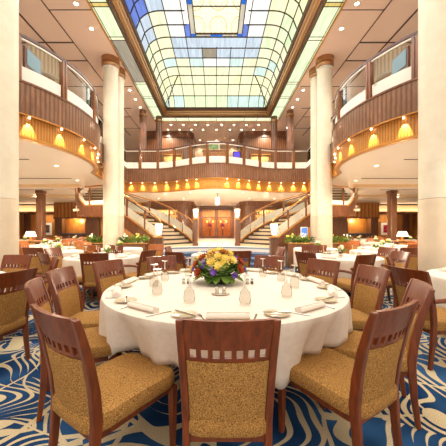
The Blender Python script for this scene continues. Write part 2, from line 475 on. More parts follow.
sky=empty('skylight',(0,6.5,7.3),0,'large domed skylight of blue, cream and green leaded glass panes','skylight')
sk.name='glass_panes'; sk.parent=sky; sk.location=(0,-6.5,-7.3)
for x in xs[1:-1]:
    pts=[(x,y,sky_z(x,y)-0.012) for y in sub(SY0,11.98,14)+sub(12.1,SYB,10)]
    if abs(x)<0.9: pts=[p for p in pts if p[1]>9.25]
    for a,b_ in zip(pts[:-1],pts[1:]): lead.bar(a,b_,0.028,0.03)
for y in ysl[1:-1]:
    pts=[(x,y,sky_z(x,y)-0.012) for x in sub(-SX,-1.78,6)+sub(-1.5,1.5,6)+sub(1.78,SX,6)]
    for a,b_ in zip(pts[:-1],pts[1:]):
        if 0.2<y<9.25 and abs((a[0]+b_[0])/2)<0.9: continue
        lead.bar(a,b_,0.028,0.03)
for s in (-1,1):
    pts=[(s*(1.72+(SX-1.72)*t),11.98+(SYB-11.98)*t,sky_z(s*(1.78+(SX-1.78)*t),11.98+(SYB-11.98)*t)-0.015) for t in sub(0,1,10)]
    for a,b_ in zip(pts[:-1],pts[1:]): lead.bar(a,b_,0.045,0.035)
o=lead.build('leading','lead',sky); o.location=(0,-6.5,-7.3)
# lantern panel
mb=MB(); LY0,LY1,LX,LZ=0.3,9.27,0.88,8.0
pan=MB()
pan.box((0,(LY0+LY1)/2,LZ+0.03),(1.42,LY1-LY0-0.3,0.03))
mb.box((-0.79,(LY0+LY1)/2,LZ+0.02),(0.14,LY1-LY0,0.05)).box((0.79,(LY0+LY1)/2,LZ+0.02),(0.14,LY1-LY0,0.05))
mb.box((0,LY1-0.06,LZ+0.02),(1.7,0.12,0.05)).box((0,LY0+0.06,LZ+0.02),(1.7,0.12,0.05))
def lantern_glass():
    m = bpy.data.materials.new('lantern_glass'); m.use_nodes=True; nt=m.node_tree; nt.nodes.clear()
    out=node(nt,'ShaderNodeOutputMaterial'); em=node(nt,'ShaderNodeEmission')
    v=coords(nt,'Object',(1,1,1))
    sp=node(nt,'ShaderNodeSeparateXYZ'); nt.links.new(v,sp.inputs[0])
    def sq(a,p): 
        f=math_n(nt,'FRACT',math_n(nt,'DIVIDE',math_n(nt,'ADD',a,50.0),p)); return math_n(nt,'ABSOLUTE',math_n(nt,'SUBTRACT',f,0.5))
    ax=sq(sp.outputs[0],0.71); ay=sq(sp.outputs[1],1.1)
    d=math_n(nt,'SQRT',math_n(nt,'ADD',math_n(nt,'POWER',ax,2),math_n(nt,'POWER',ay,2)))
    r1=math_n(nt,'LESS_THAN',math_n(nt,'ABSOLUTE',math_n(nt,'SUBTRACT',d,0.4)),0.018)
    r2=math_n(nt,'LESS_THAN',math_n(nt,'ABSOLUTE',math_n(nt,'SUBTRACT',math_n(nt,'ADD',ax,ay),0.36)),0.014)
    r3=math_n(nt,'LESS_THAN',sq(sp.outputs[1],0.2),0.05); r4=math_n(nt,'LESS_THAN',sq(sp.outputs[0],0.16),0.05)
    t=math_n(nt,'MINIMUM',math_n(nt,'ADD',math_n(nt,'MAXIMUM',r1,r2),math_n(nt,'MULTIPLY',math_n(nt,'MAXIMUM',r3,r4),0.35)),1.0)
    nt.links.new(ramp(nt,t,[(0.0,(250,242,206)),(1.0,(206,188,130))]),em.inputs[0]); em.inputs[1].default_value=1.1
    nt.links.new(em.outputs[0],out.inputs[0]); return m
M['lantern']=lantern_glass(); M['blue_acc']=stained('blue_accent',(60,120,220),0.9); M['lantern_frame']=stained('lantern_border',(226,216,190),0.85,0.1)
o=pan.build('lantern_glass','lantern',sky); o.location=(0,-6.5,-7.3)
fr=mb.build('lantern_frame','lantern_frame',sky); fr.location=(0,-6.5,-7.3)
acc=[((s*0.79,y,LZ-0.01),(0.15,0.22 if y<9 else 0.14,0.03)) for y in sub(1.2,LY1-1.45,6)[::-1]+[LY1-0.06] for s in (-1,1)]
acc+=[((0,LY1-0.06,LZ-0.01),(0.42,0.12,0.03))]
for c_,d_ in acc:
    o=MB().box(c_,d_).build('blue_accent','blue_acc',sky); o.location=(0,-6.5,-7.3)
mb=MB()
for y in [LY1-0.14-1.1*i for i in range(8)]: mb.box((0,y,LZ+0.005),(1.44,0.025,0.03))
for s in (-1,1): mb.box((s*0.715,(LY0+LY1)/2,LZ-0.005),(0.03,LY1-LY0,0.05)).box((s*0.875,(LY0+LY1)/2,LZ+0.1),(0.03,LY1-LY0,0.26))
mb.box((0,LY1,LZ+0.1),(1.76,0.03,0.26)).box((0,LY1-0.135,LZ-0.005),(1.44,0.03,0.05))
o=mb.build('lantern_leading','lead',sky); o.location=(0,-6.5,-7.3)
# moulded surround: a profile swept round three sides
prof=[(0.50,7.32,0),(0.42,7.27,0),(0.34,7.30,0),(0.28,7.29,1),(0.17,7.34,1),(0.15,7.42,1),(0.10,7.43,1),(0.08,7.50,2),(0.03,7.52,2),(0.0,7.68,2)]
# offset measured outwards from the glass edge (side 0.34 m, back 0.45 m)
mb=MB(); 
def mould(pt):
    o_,z,_=pt; ks=0.36/0.5; kb=0.47/0.5
    return [(-SX-o_*ks,SY0-0.5,z),(-SX-o_*ks,SYB+o_*kb,z),(SX+o_*ks,SYB+o_*kb,z),(SX+o_*ks,SY0-0.5,z)]
for a,b_ in zip(prof[:-1],prof[1:]):
    A=mould(a);B=mould(b_)
    for i in range(3):
        th=[(p[0],p[1],p[2]+0.05) for p in (A[i],A[i+1],B[i+1],B[i])]
        mb.add([A[i],A[i+1],B[i+1],B[i]]+th,[(0,1,2,3),(7,6,5,4),(0,4,5,1),(2,6,7,3)],a[2])
o=mb.build('moulding',['brown_mould','gold_mould','dark_mould'],sky); o.location=(0,-6.5,-7.3)
# luminous strip round the surround
mb=MB(); ld=MB(); inn=(SX+0.36,SYB+0.47); out=(3.37,14.86)
def sp_(x0,x1,y0,y1,c): mb.box(((x0+x1)/2,(y0+y1)/2,7.33),(x1-x0,y1-y0,0.02),0,order.index(c))
cuts=[-1,1.2,2.6,4.1,5.6,7.08,7.22,8.35,8.5,10.9,11.05,12.1,12.25,13.1,14.3]
for s in (-1,1):
    for a,b_ in zip(cuts[:-1],cuts[1:]):
        if b_-a<0.2: c='c_gold' if a<8 else 'c_cream'
        elif 8.4<a<10: c='c_grey' if s<0 else 'c_green'
        else: c='c_green'
        x0,x1=sorted((s*inn[0],s*out[0])); sp_(x0,x1,a,b_,c)
        ld.box((s*(inn[0]+out[0])/2,b_,7.318),(out[0]-inn[0],0.02,0.02))
    for x in (inn[0],out[0]-0.05): ld.box((s*x,6.9,7.318),(0.018,15.8,0.02))
    sp_(*sorted((s*inn[0],s*out[0])),14.3,14.86,'c_yellow')
sp_(-inn[0],inn[0],14.33,14.86,'c_cream')
for x in (-2.2,-1.5,0,1.5,2.2): ld.box((x,14.6,7.318),(0.02,0.5,0.02))
ld.box((0,14.35,7.318),(5.8,0.02,0.02)).box((0,14.8,7.318),(6.6,0.018,0.02))
o=mb.build('light_strip',[GM[o_] for o_ in order],sky); o.location=(0,-6.5,-7.3)
o=ld.build('strip_leading','lead',sky); o.location=(0,-6.5,-7.3)
mb=MB()
for s in (-1,1): mb.box((s*3.38,6.9,7.31),(0.05,15.95,0.05))
mb.box((0,14.87,7.31),(6.8,0.05,0.05))
o=mb.build('outer_trim','c_trim' if 'c_trim' in M else 'brass',sky); o.location=(0,-6.5,-7.3)

# ------------------------------------------------------------------ columns
def round_column(x,y,r,label,low=1.82,group=None):
    t=empty('round_column',(x,y,0),0,label,'column',group)
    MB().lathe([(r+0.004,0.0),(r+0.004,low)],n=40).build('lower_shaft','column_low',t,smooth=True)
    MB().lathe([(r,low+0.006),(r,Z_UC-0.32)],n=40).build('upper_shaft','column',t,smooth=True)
    MB().lathe([(r+0.03,0),(r+0.03,0.12),(r+0.008,0.14)],n=40).build('plinth','copper',t,smooth=True)
    MB().lathe([(r+0.015,Z_UC-0.34),(r+0.05,Z_UC-0.28),(r+0.05,Z_UC-0.25),(r+0.02,Z_UC-0.23),(r+0.02,Z_UC-0.2),(r+0.05,Z_UC-0.19),(r+0.05,Z_UC-0.001)],n=40).build('capital','copper',t,smooth=True)
    MB().lathe([(r+0.012,Z_UC-0.40),(r+0.03,Z_UC-0.385),(r+0.03,Z_UC-0.36),(r+0.012,Z_UC-0.345)],n=40).build('collar','pale_trim',t,smooth=True)
for s in (-1,1):
    round_column(3.76 if s>0 else -3.69,4.55,0.27,'massive cream round column at the %s edge of the view beside the nearer tables'%side(s))
    round_column(3.80 if s>0 else -3.72,9.42,0.25,'cream round column with copper capital %s of the staircases, front one of its pair'%side(s))
    round_column(3.76 if s>0 else -3.70,10.05,0.22,'cream round column with copper capital %s of the staircases, hidden one behind its twin'%side(s))
def wood_column(x,y,z0,z1,r,label,name='wooden_column'):
    t=empty(name,(x,y,z0),0,label,'column')
    n=12; h=z1-z0-0.002
    for k_ in range(1):
        m_=MB(); vs=[];N=32
        prof_=[]
        for zz in (0.0,h):
            for i in range(N):
                a=2*PI*i/N; rr=r*(1-0.06*(i%2)); vs.append((rr*math.cos(a),rr*math.sin(a),zz))
        fs=[(i,(i+1)%N,N+(i+1)%N,N+i) for i in range(N)]+[tuple(range(N))[::-1],tuple(range(N,2*N))]
        m_.add(vs,fs); m_.build('reeded_shaft','walnut',t)
    MB().lathe([(r+0.005,0),(r+0.04,0.01),(r+0.04,0.15),(r+0.005,0.16)],n=32).build('plinth','copper',t,smooth=True)
    MB().lathe([(r+0.005,h-0.3),(r+0.03,h-0.28),(r+0.03,h-0.2),(r+0.005,h-0.18)],n=32).build('band','copper',t,smooth=True)
for s in (-1,1):
    wood_column(s*3.70,13.5,Z_UF,Z_UC,0.17,'reeded walnut column on the upper deck behind the centre balcony, outer %s one'%side(s))
    wood_column(s*3.05,14.2,Z_UF,Z_UC-0.001,0.17,'reeded walnut column on the upper deck behind the centre balcony, inner %s one'%side(s))
    t=empty('wooden_pillar',(s*8.22,12.55,0),0,'square walnut pillar standing among the tables of the %s dining bay'%side(s),'pillar')
    MB().box((0,0,1.5),(0.30,0.30,3.0)).build('shaft','walnut_reed',t,bevel=0.03)
    MB().box((0,0,3.07),(0.34,0.34,0.14)).build('capital','walnut',t,bevel=0.02)
    MB().box((0,0,0.1),(0.40,0.40,0.2)).build('plinth','walnut',t,bevel=0.02)

# ------------------------------------------------------------------ balconies
def rail_path(path,n=None): return path
def along(path,dist):
    d=0
    for a,b_ in zip(path[:-1],path[1:]):
        L=math.dist(a,b_)
        if d+L>=dist:
            t=(dist-d)/L; return (a[0]+(b_[0]-a[0])*t,a[1]+(b_[1]-a[1])*t, math.atan2(b_[1]-a[1],b_[0]-a[0]))
        d+=L
    return (*path[-1],math.atan2(path[-1][1]-path[-2][1],path[-1][0]-path[-2][0]))
def plen(path): return sum(math.dist(a,b_) for a,b_ in zip(path[:-1],path[1:]))
def subpath(path,d0,d1,n=8):
    return [along(path,d0+(d1-d0)*i/n)[:2] for i in range(n+1)]
def offs(path,off):
    r=[]
    for i,p in enumerate(path):
        a=path[max(i-1,0)]; b_=path[min(i+1,len(path)-1)]
        dx,dy=b_[0]-a[0],b_[1]-a[1]; L=math.hypot(dx,dy); r.append((p[0]+dy/L*off,p[1]-dx/L*off))
    return r
SPOTS=[]
def balcony(path,label,posts,loc,spots):
    """path runs so that its right-hand normal looks into the hall"""
    t=empty('balcony',loc,0,label,'balcony')
    def B(mb,n,m,**k):
        o=mb.build(n,m,t,**k); o.location=(-loc[0],-loc[1],-loc[2]); return o
    B(MB().strip(path,3.58,4.20,0.16,thick=0.155),'fascia','fascia')
    B(MB().strip(path,3.15,3.60,0.055,thick=0.05),'reeded_band','gold_reed')
    B(MB().strip(path,3.11,3.16,0.10,thick=0.12),'lower_trim','brass')
    B(MB().strip(path,4.195,4.235,0.18,thick=0.17),'cap_trim','walnut')
    B(MB().strip(path,3.565,3.59,0.17,thick=0.04),'light_lip','brass')
    B(MB().strip(path,5.11,5.16,0.12,thick=0.07),'handrail','rail')
    B(MB().strip(path,5.065,5.098,0.105,thick=0.04),'rail_trim','pale_trim')
    ds=[-0.0]+posts+[plen(path)]
    for d in posts:
        x,y,a=along(path,d); nx,ny=math.sin(a),-math.cos(a)
        mb=MB()
        for q in (-0.034,0.034): mb.box((x+nx*0.08+math.cos(a)*q,y+ny*0.08+math.sin(a)*q,4.66),(0.046,0.11,0.87),a)
        B(mb,'post','post')
    for a,b_ in zip(ds[:-1],ds[1:]):
        if b_-a<0.15: continue
        sp=subpath(path,a+0.075,b_-0.075,6)
        B(MB().strip(sp,4.24,5.06,0.085,thick=0.012),'glass_panel','glass')
        B(MB().strip(sp,4.24,4.54,0.093,thick=0.006),'frosted_panel','frost')
    for d in spots:
        x,y,a=along(path,d); nx,ny=math.sin(a),-math.cos(a)
        mb=MB().lathe([(0.02,-0.02),(0.02,0.0)],(x+nx*0.11,y+ny*0.11,3.562),12)
        B(mb,'downlight','lamp')
        SPOTS.append((x+nx*0.15,y+ny*0.15,3.47,nx,ny))
    return t
L_=EDGE_L[2:]                      # from the first column on, left side: hall lies to the right of travel
Llen=plen(L_)
Lp=[0.15,1.07,2.3,3.42]
def mirror_path(p): return [(-x,y) for x,y in p][::-1]
arcsp=[0.35,1.0,1.7,2.35,2.95,3.4,4.0,4.7,5.5,6.3,7.1]
balcony(L_,'curved walnut and gold balcony with glass balustrade bulging from the left gallery',Lp+[4.6,5.8,7.0],(-4.0,7,3.15),arcsp)
balcony(mirror_path(L_),'curved walnut and gold balcony with glass balustrade bulging from the right gallery',sorted([Llen-d for d in Lp+[4.6,5.8,7.0]]),(4.0,7,3.15),sorted([Llen-d for d in arcsp]))
clen=plen(EDGE_C)
def d_at_x(X):
    d=0
    for a,b_ in zip(EDGE_C[:-1],EDGE_C[1:]):
        if a[0]<=X<=b_[0]: return d+math.dist(a,b_)*(X-a[0])/(b_[0]-a[0])
        d+=math.dist(a,b_)
    return d
cp=[d_at_x(v) for v in (-3.67,-2.8,-1.93,-1.12,-0.38,0.45,1.2,2.0,2.82,3.7)]
csx=[-4.1,-3.55,-2.95,-2.35,-1.8,-1.3,-0.85,0.45,0.95,1.45,1.95,2.5,3.1,3.7,4.2]
balcony(EDGE_C,'centre balcony with wavy walnut front above the entrance doors',cp,(0,12.9,3.15),[d_at_x(v) for v in csx])

# ------------------------------------------------------------------ platform, steps and staircases
PZ=0.65
def front_curve(off):
    """plan of the raised foyer's edge, stepping towards the hall by off"""
    pts=[]
    for i in range(17):
        x=-2.0+4.0*i/16
        y=10.35-off-0.75*(abs(x)/2.0)**2
        pts.append((x,y))
    return pts
mb=MB()
pc=front_curve(0)
mb.poly(pc+[(2.0,9.6),(2.6,10.0),(3.5,10.4),(4.6,10.7),(4.6,YB),(-4.6,YB),(-4.6,10.7),(-3.5,10.4),(-2.6,10.0)],0.0,PZ)
struct('floor',mb,'pale_floor')
st=empty('foyer_steps',(0,10,0),0,'curved blue carpeted steps rising to the entrance doors between the lamp posts','steps')
for i,(z,o_) in enumerate(((0.4875,0.3),(0.325,0.6),(0.1625,0.9))):
    pf=front_curve(o_); pb=front_curve(o_-0.3+0.002)
    o=MB().poly(pf+pb[::-1],0,z).build('step','blue_step',st); o.location=(0,-10,0)
    o=MB().strip([(p[0],p[1]) for p in pf],z-0.05,z+0.004,0.012,thick=0.03).build('nosing','step_nosing',st); o.location=(0,-10,0)
o=MB().strip(front_curve(0),PZ-0.05,PZ+0.004,0.012,thick=0.03).build('nosing','step_nosing',st); o.location=(0,-10,0)

def lerp3(ps,t):
    n=len(ps)-1; f=min(n-1e-9,max(0,t*n)); i=int(f); u=f-i
    # Catmull-Rom
    p0=Vector(ps[max(i-1,0)]);p1=Vector(ps[i]);p2=Vector(ps[i+1]);p3=Vector(ps[min(i+2,n)])
    return 0.5*((2*p1)+(p2-p0)*u+(2*p0-5*p1+4*p2-p3)*u*u+(3*p1-p0-3*p2+p3)*u**3)
NP=[(-2.0,9.6),(-2.7,10.12),(-3.5,10.5),(-4.3,10.8)]
FP=[(-0.95,11.0),(-1.7,12.0),(-2.75,12.55),(-4.3,12.5)]
RISE=10; LZ1=2.15
def stair(s):
    t=empty('staircase',(s*3,11.5,0),0,'sweeping staircase with wood stringer and glass balustrade on the %s of the foyer'%side(s),'staircase')
    mir=(s>0)
    def B(mb,n,m,par=None,**k):
        o=mb.build(n,m,par or t,mirror=mir,**k)
        if par is None: o.location=(-s*3,-11.5,0)
        return o
    dz=(LZ1-PZ)/RISE
    for i in range(RISE):
        a=i/RISE; b_=(i+1)/RISE; z=PZ+dz*(i+1)
        n0=lerp3([(*p,0) for p in NP],a); n1=lerp3([(*p,0) for p in NP],b_); f0=lerp3([(*p,0) for p in FP],a); f1=lerp3([(*p,0) for p in FP],b_)
        tr=MB().poly([(n0.x,n0.y),(f0.x,f0.y),(f1.x,f1.y),(n1.x,n1.y)],z-0.055,z)
        o=B(tr,'tread','stair_tread')
        rb=MB().poly([(n0.x,n0.y),(f0.x,f0.y),((f0*0.92+f1*0.08).x,(f0*0.92+f1*0.08).y),((n0*0.92+n1*0.08).x,(n0*0.92+n1*0.08).y)],z-dz+0.002,z-0.042)
        B(rb,'riser','stair_riser')
    def curve(P,n=24): return [lerp3([(*p,0) for p in P],i/n) for i in range(n+1)]
    def flight_side(P,sgn,z0,z1,posts,n=24):
        pts=curve(P,n); path=[(p.x,p.y) for p in pts]; zs=[z0+(z1-z0)*i/n for i in range(n+1)]
        B(MB().strip(path,-0.32,0.16,0.0,thick=0.06,zf=zs),'stringer','walnut')
        B(MB().strip(path,0.16,0.20,0.012,thick=0.085,zf=zs),'stringer_cap','brass')
        for a,b_ in zip(posts[:-1],posts[1:]):
            ia,ib=int(a*n),int(b_*n)
            if ib>ia:
                B(MB().strip(path[ia:ib+1],0.22,0.84,-0.02,thick=0.012,zf=zs[ia:ib+1]),'glass_panel','glass')
                B(MB().strip(path[ia:ib+1],0.22,0.56,-0.01,thick=0.006,zf=zs[ia:ib+1]),'frosted_panel','frost')
        for a in posts:
            i=int(a*n); B(MB().box((path[i][0],path[i][1],zs[i]+0.53),(0.07,0.07,0.74)),'post','post')
        B(MB().tube([(path[i][0],path[i][1],zs[i]+0.95) for i in range(0,n+1)],0.025,8),'handrail','brass',smooth=True)
        B(MB().tube([(path[i][0],path[i][1],zs[i]+0.86) for i in range(0,n+1)],0.018,6),'lower_rail','rail',smooth=True)
    flight_side(NP,1,PZ,LZ1,[0.04,0.34,0.67,1.0])
    flight_side(FP,-1,PZ,LZ1,[0.04,0.25,0.5,0.75,1.0])
    # landing and upper flight
    lp=[(-4.3,10.8),(-5.0,11.0),(-5.6,11.35),(-6.1,11.8),(-6.45,12.4),(-6.45,12.5),(-4.3,12.5)]
    B(MB().poly(lp,LZ1-0.2,LZ1),'landing','walnut')
    uz=(Z_UF-LZ1)/12
    for i in range(12):
        y=12.1+0.23*i; z=LZ1+uz*(i+1)
        B(MB().box((-5.6,y+0.14,z-0.02),(1.76,0.30,0.04)),'tread','stair_tread')
        B(MB().box((-5.6,y+0.01,z-uz/2-0.02),(1.76,0.025,uz-0.045)),'riser','stair_riser')
    UP=[(-4.3,10.8),(-5.0,11.0),(-5.6,11.35),(-6.1,11.8),(-6.45,12.4),(-6.5,13.2),(-6.5,14.8)]
    n=30; pts=curve(UP,n); path=[(p.x,p.y) for p in pts]
    zs=[]
    for i in range(n+1):
        u=i/n; zs.append(LZ1 if u<0.3 else LZ1+(Z_UF-LZ1)*(u-0.3)/0.7)
    cut=next(i for i in range(n+1) if zs[i]+0.85>Z_LC)
    B(MB().strip(path[:26],-0.28,0.14,0.0,thick=0.06,zf=zs),'stringer','walnut')
    B(MB().strip(path[:26],0.14,0.18,0.012,thick=0.085,zf=zs),'stringer_cap','brass')
    B(MB().strip(path[:24],0.2,0.36,-0.01,thick=0.008,zf=zs),'frosted_panel','frost')
    B(MB().strip(path[:cut+1],0.36,0.88,-0.01,thick=0.008,zf=zs),'glass_panel','glass')
    B(MB().tube([(path[i][0],path[i][1],zs[i]+0.95) for i in range(0,cut)],0.025,8),'handrail','brass',smooth=True)
    for i in (7,14): B(MB().box((path[i][0],path[i][1],zs[i]+0.53),(0.07,0.07,0.74)),'post','post')
    # under-stair enclosure
    B(MB().strip([(p[0],p[1]+0.12) for p in NP],0.66,0.95,0,thick=0.05,zf=[0,0.25,0.7,0.9]),'enclosure','walnut_reed')
stair(-1); stair(1)

# newel posts with lamps
def newel(x,y,z,h,w,which,place_):
    t=empty('newel_post',(x,y,z),0,'square walnut newel post %s'%place_,'post')
    MB().box((0,0,h/2),(w,w,h)).build('shaft','walnut_reed',t,bevel=0.01)
    MB().box((0,0,h+0.02),(w+0.06,w+0.06,0.04)).build('cap','brass',t,bevel=0.01)
    MB().box((0,0,0.06),(w+0.05,w+0.05,0.12)).build('plinth','walnut',t,bevel=0.01)
    l=empty('newel_lamp',(x,y,z+h+0.041),0,'glowing bowl lamp %s'%place_,'lamp')
    MB().lathe([(0.06,0),(0.07,0.03),(0.04,0.05)],n=16).build('base','brass',l,smooth=True)
    k_=w*0.48/0.13*0.13+0.03
    MB().lathe([(0.05,0.05),(0.08,0.08),(0.105,0.25),(0.14,0.45),(0.13,0.45),(0.095,0.25),(0.07,0.09)],n=24).build('shade','newel_shade',l,smooth=True)
    ld_=bpy.data.lights.new('newel_light','POINT'); ld_.energy=70; ld_.color=(1,0.86,0.68); ld_.shadow_soft_size=0.1
    lo=bpy.data.objects.new('newel_light',ld_); C.objects.link(lo); lo.location=(x,y,z+h+0.65); l.scale=(0.82,0.82,0.86)
for s in (-1,1):
    newel(s*1.78,8.3,0,1.06,0.24,'near','at the front %s corner of the foyer steps'%side(s))
    newel(s*0.86,11.05,PZ,1.08,0.17,'far','at the foot of the %s stair flight beside the doors'%side(s))
    # low wall joining the near newel to the stair foot
    t=empty('stair_wall',(s*1.9,8.95,0),0,'low walnut wall between the near newel post and the %s stair'%side(s),'wall')
    o=MB().strip([(-s*-1.84,8.44),(-s*-1.97,9.5)][::1],0.0,0.98,0.03,thick=0.08).build('panel','walnut_reed',t); o.location=(-s*1.9,-8.95,0)
    o=MB().bar((s*1.84,8.44,1.0),(s*1.97,9.5,1.25),0.1,0.05).build('cap','brass',t); o.location=(-s*1.9,-8.95,0)

# ------------------------------------------------------------------ entrance doors and centre walls
def door_leaf(x0,x1,n):
    t=empty('door_%d'%n,((x0+x1)/2,YB-0.06,PZ)); t['kind']='structure'
    w=x1-x0; h=2.3
    mb=MB()
    for q in (-1,1): mb.box((q*(w/2-0.05),0,h/2),(0.10,0.08,h))
    mb.box((0,0,0.09),(w,0.08,0.18)).box((0,0,h-0.05),(w,0.08,0.1)).box((0,0,1.62),(w,0.08,0.08))
    mb.build('frame','walnut',t,bevel=0.006)
    MB().box((0,0,1.92),(w-0.2,0.05,0.52)).build('top_panel','honey',t)
    MB().box((0,0,0.9),(w-0.2,0.012,1.4)).build('pane','glass',t)
    g=MB()
    for q in (-1,1): g.box((q*w*0.17,-0.015,0.9),(0.02,0.02,1.4))
    g.box((0,-0.015,1.2),(w-0.2,0.02,0.02)).box((0,-0.015,0.55),(w-0.2,0.02,0.02)); g.build('glazing_bar','walnut',t)
    q=1 if n==1 else -1
    MB().tube([(q*(w/2-0.06),-0.08,0.8),(q*(w/2-0.06),-0.1,0.85),(q*(w/2-0.06),-0.1,1.35),(q*(w/2-0.06),-0.08,1.4)],0.018,8).build('handle','brass',t,smooth=True)
door_leaf(-1.18,-0.03,1); door_leaf(0.03,1.18,2)
struct('trim_7',MB().box((-1.26,YB-0.05,PZ+1.2),(0.12,0.12,2.4)).box((1.26,YB-0.05,PZ+1.2),(0.12,0.12,2.4)).box((0,YB-0.05,PZ+2.36),(2.4,0.12,0.1)).box((0,YB-0.05,PZ+1.15),(0.05,0.11,2.3)),'walnut')
struct('wall_foyer',MB().box((0,YB+2.2,1.9),(3.2,0.1,2.5)).box((-1.6,YB+1.2,1.9),(0.1,2.0,2.5)).box((1.6,YB+1.2,1.9),(0.1,2.0,2.5)).box((0,YB+1.2,3.2),(3.3,2.1,0.1)).box((0,YB+1.2,PZ-0.06),(3.3,2.1,0.1)),'honey')
for i,x in enumerate((-0.8,-0.3,0.35,0.85)):
    t=empty('wall_sconce',(x,YB+2.1,1.9),0,'small amber sconce seen through the entrance doors, %s'%('far left one','inner left one','inner right one','far right one')[i],'lamp')
    MB().lathe([(0.04,0),(0.07,0.2)],n=12).build('shade','amber_glow',t); MB().box((0,0.05,0.08),(0.06,0.1,0.14)).build('bracket','brass',t)
for s in (-1,1):
    lt=bpy.data.lights.new('foyer_light','POINT'); lt.energy=45; lt.color=(1,0.75,0.45); lt.shadow_soft_size=0.15
    lo=bpy.data.objects.new('foyer_light',lt); C.objects.link(lo); lo.location=(s*0.7,YB+1.2,2.5)
# hanging lamp before the doors
for x_,rz_,w_ in ((-0.55,0.5,'left'),(0.5,-0.6,'right')):
    t=empty('lobby_table',(x_,YB+1.3,PZ),0,'small dark lobby table seen through the %s entrance door'%w_,'table')
    MB().lathe([(0.25,0.70),(0.25,0.74)],n=24).build('tabletop','walnut',t); MB().lathe([(0.16,0.0),(0.16,0.02),(0.03,0.04),(0.03,0.70)],n=16).build('pedestal','steel',t)
    t=empty('lobby_flowers',(x_,YB+1.3,PZ+0.741),0,'pink and violet bouquet on the lobby table behind the %s entrance door'%w_,'flowers')
    MB().lathe([(0.05,0),(0.07,0.1),(0.04,0.18)],n=14).build('vase','china',t,smooth=True)
    f_=MB(); rq=random.Random(3)
    for _ in range(26): f_.ball((rq.uniform(-.16,.16),rq.uniform(-.12,.12),0.28+rq.uniform(-.1,.16)),0.045,rq.choice([0,1]),6,4)
    f_.build('blossoms',['purple','art_red'],t)
t=empty('pendant_lamp',(0.05,13.6,2.55),0,'pale bluish glass pendant hanging from the ceiling before the entrance doors','lamp')
MB().lathe([(0.02,0),(0.09,0.03),(0.12,0.16),(0.09,0.28),(0.12,0.33),(0.12,0.4),(0.05,0.42)],n=18).build('glass_shade',mat('pendant_glass',(214,232,240),0.3,emit=1.0,ecol=(214,232,245)),t,smooth=True)
MB().lathe([(0.012,0.42),(0.012,0.58),(0.06,0.585),(0.06,0.599)],n=12).build('stem','steel',t)

# curved walnut partitions with lit display niches (both storeys)
def rounded_front(x0,x1,y,r,inner):
    """plan of a wall facing the hall that curves away at its inner end"""
    pts=[(x0,y)]
    for i in range(7):
        a=PI/2*i/6; pts.append((x1-r+r*math.sin(a),y+r-r*math.cos(a)))
    pts.append((x1,y+2.6)); return pts
def partition(s,y,z0,z1,x0,x1,nx0,nx1,nz0,nz1,label,m='walnut_reed'):
    t=empty('display_partition',(s*(x0+x1)/2,y,z0),0,label,'partition')
    r=0.5; sgn=s
    # built for the left side (x negative, inner end towards 0), mirrored for the right
    A,Bx=-x1,-x0
    pts=rounded_front(A,Bx,y,r,True)
    mir=s>0
    def B(mb,n,mm,**k):
        o=mb.build(n,mm,t,mirror=mir,**k); o.location=(-s*(x0+x1)/2,-y,-z0); return o
    h=z1-z0
    a,b_=-nx1,-nx0
    front=MB()
    front.strip([(A,y),(a,y)],z0,z1,0,thick=0.1)
    front.strip([(a,y),(b_,y)],nz1,z1,0,thick=0.1); front.strip([(a,y),(b_,y)],z0,nz0,0,thick=0.1)
    front.strip([(b_,y)]+pts[1:],z0,z1,0,thick=0.1)
    B(front,'panelling',m)
    B(MB().strip(pts,z1-0.35,z1-0.002,0.06,thick=0.06).strip(pts,z0,z0+0.15,0.03,thick=0.03),'cornice','walnut')
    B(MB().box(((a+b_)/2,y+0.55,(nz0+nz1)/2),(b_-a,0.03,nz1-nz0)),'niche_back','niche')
    sh=MB(); n=3
    for i in range(n): sh.box(((a+b_)/2,y+0.33,nz0+(nz1-nz0)*i/n+0.012),(b_-a,0.4,0.024))
    B(sh,'shelf','honey')
    fr=MB(); 
    for q in (a,b_,(a+b_)/2): fr.box((q,y-0.01,(nz0+nz1)/2),(0.04,0.06,nz1-nz0))
    fr.box(((a+b_)/2,y-0.01,nz0),(b_-a,0.06,0.04)).box(((a+b_)/2,y-0.01,nz1),(b_-a,0.06,0.04)); B(fr,'niche_frame','honey')
    ld_=bpy.data.lights.new('niche_light','POINT'); ld_.energy=14; ld_.color=(1,0.8,0.5); ld_.shadow_soft_size=0.05
    lo=bpy.data.objects.new('niche_light',ld_); C.objects.link(lo); lo.location=(s*(nx0+nx1)/2,y+0.12,nz1-0.12)
    rr=random.Random(int(y*10+z0*7+s))
    grp='bottles in the lit niche %s %s'%('upstairs' if z0>3 else 'downstairs','left' if s<0 else 'right')
    for i in range(n):
        m_=int((b_-a)/0.17)
        for k_ in range(m_):
            x=a+0.1+k_*(b_-a-0.2)/(m_-1); hh=rr.uniform(0.16,0.26); rd=rr.uniform(0.03,0.05)
            o=MB().lathe([(rd,0),(rd,hh*0.6),(rd*0.35,hh*0.75),(rd*0.35,hh)],n=10).build('bottle',rr.choice(['bottle','china','leaf','art_red']),smooth=True)
            o.location=(-s*x if s>0 else x,y+0.3,nz0+(nz1-nz0)*i/n+0.025)
            if s>0: o.location.x=-x
            tag(o,'small bottle on the %s shelf of the lit niche %s %s'%(('lowest','middle','top')[i],'upstairs' if z0>3 else 'behind the stairs','left' if s<0 else 'right'),'bottle',grp+' '+('lowest','middle','top')[i]+' shelf')
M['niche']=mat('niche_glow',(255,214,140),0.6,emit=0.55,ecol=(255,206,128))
for s in (-1,1):
    partition(s,17.2,PZ,3.145,1.55,4.3,2.5,3.9,1.65,2.6,'curved reeded walnut partition with lit niche behind the %s stair'%side(s))
    partition(s,16.3,Z_UF,Z_UC-0.002,1.45,4.4,2.1,3.3,4.4,5.9,'tall curved walnut partition with lit niche upstairs on the %s'%side(s))
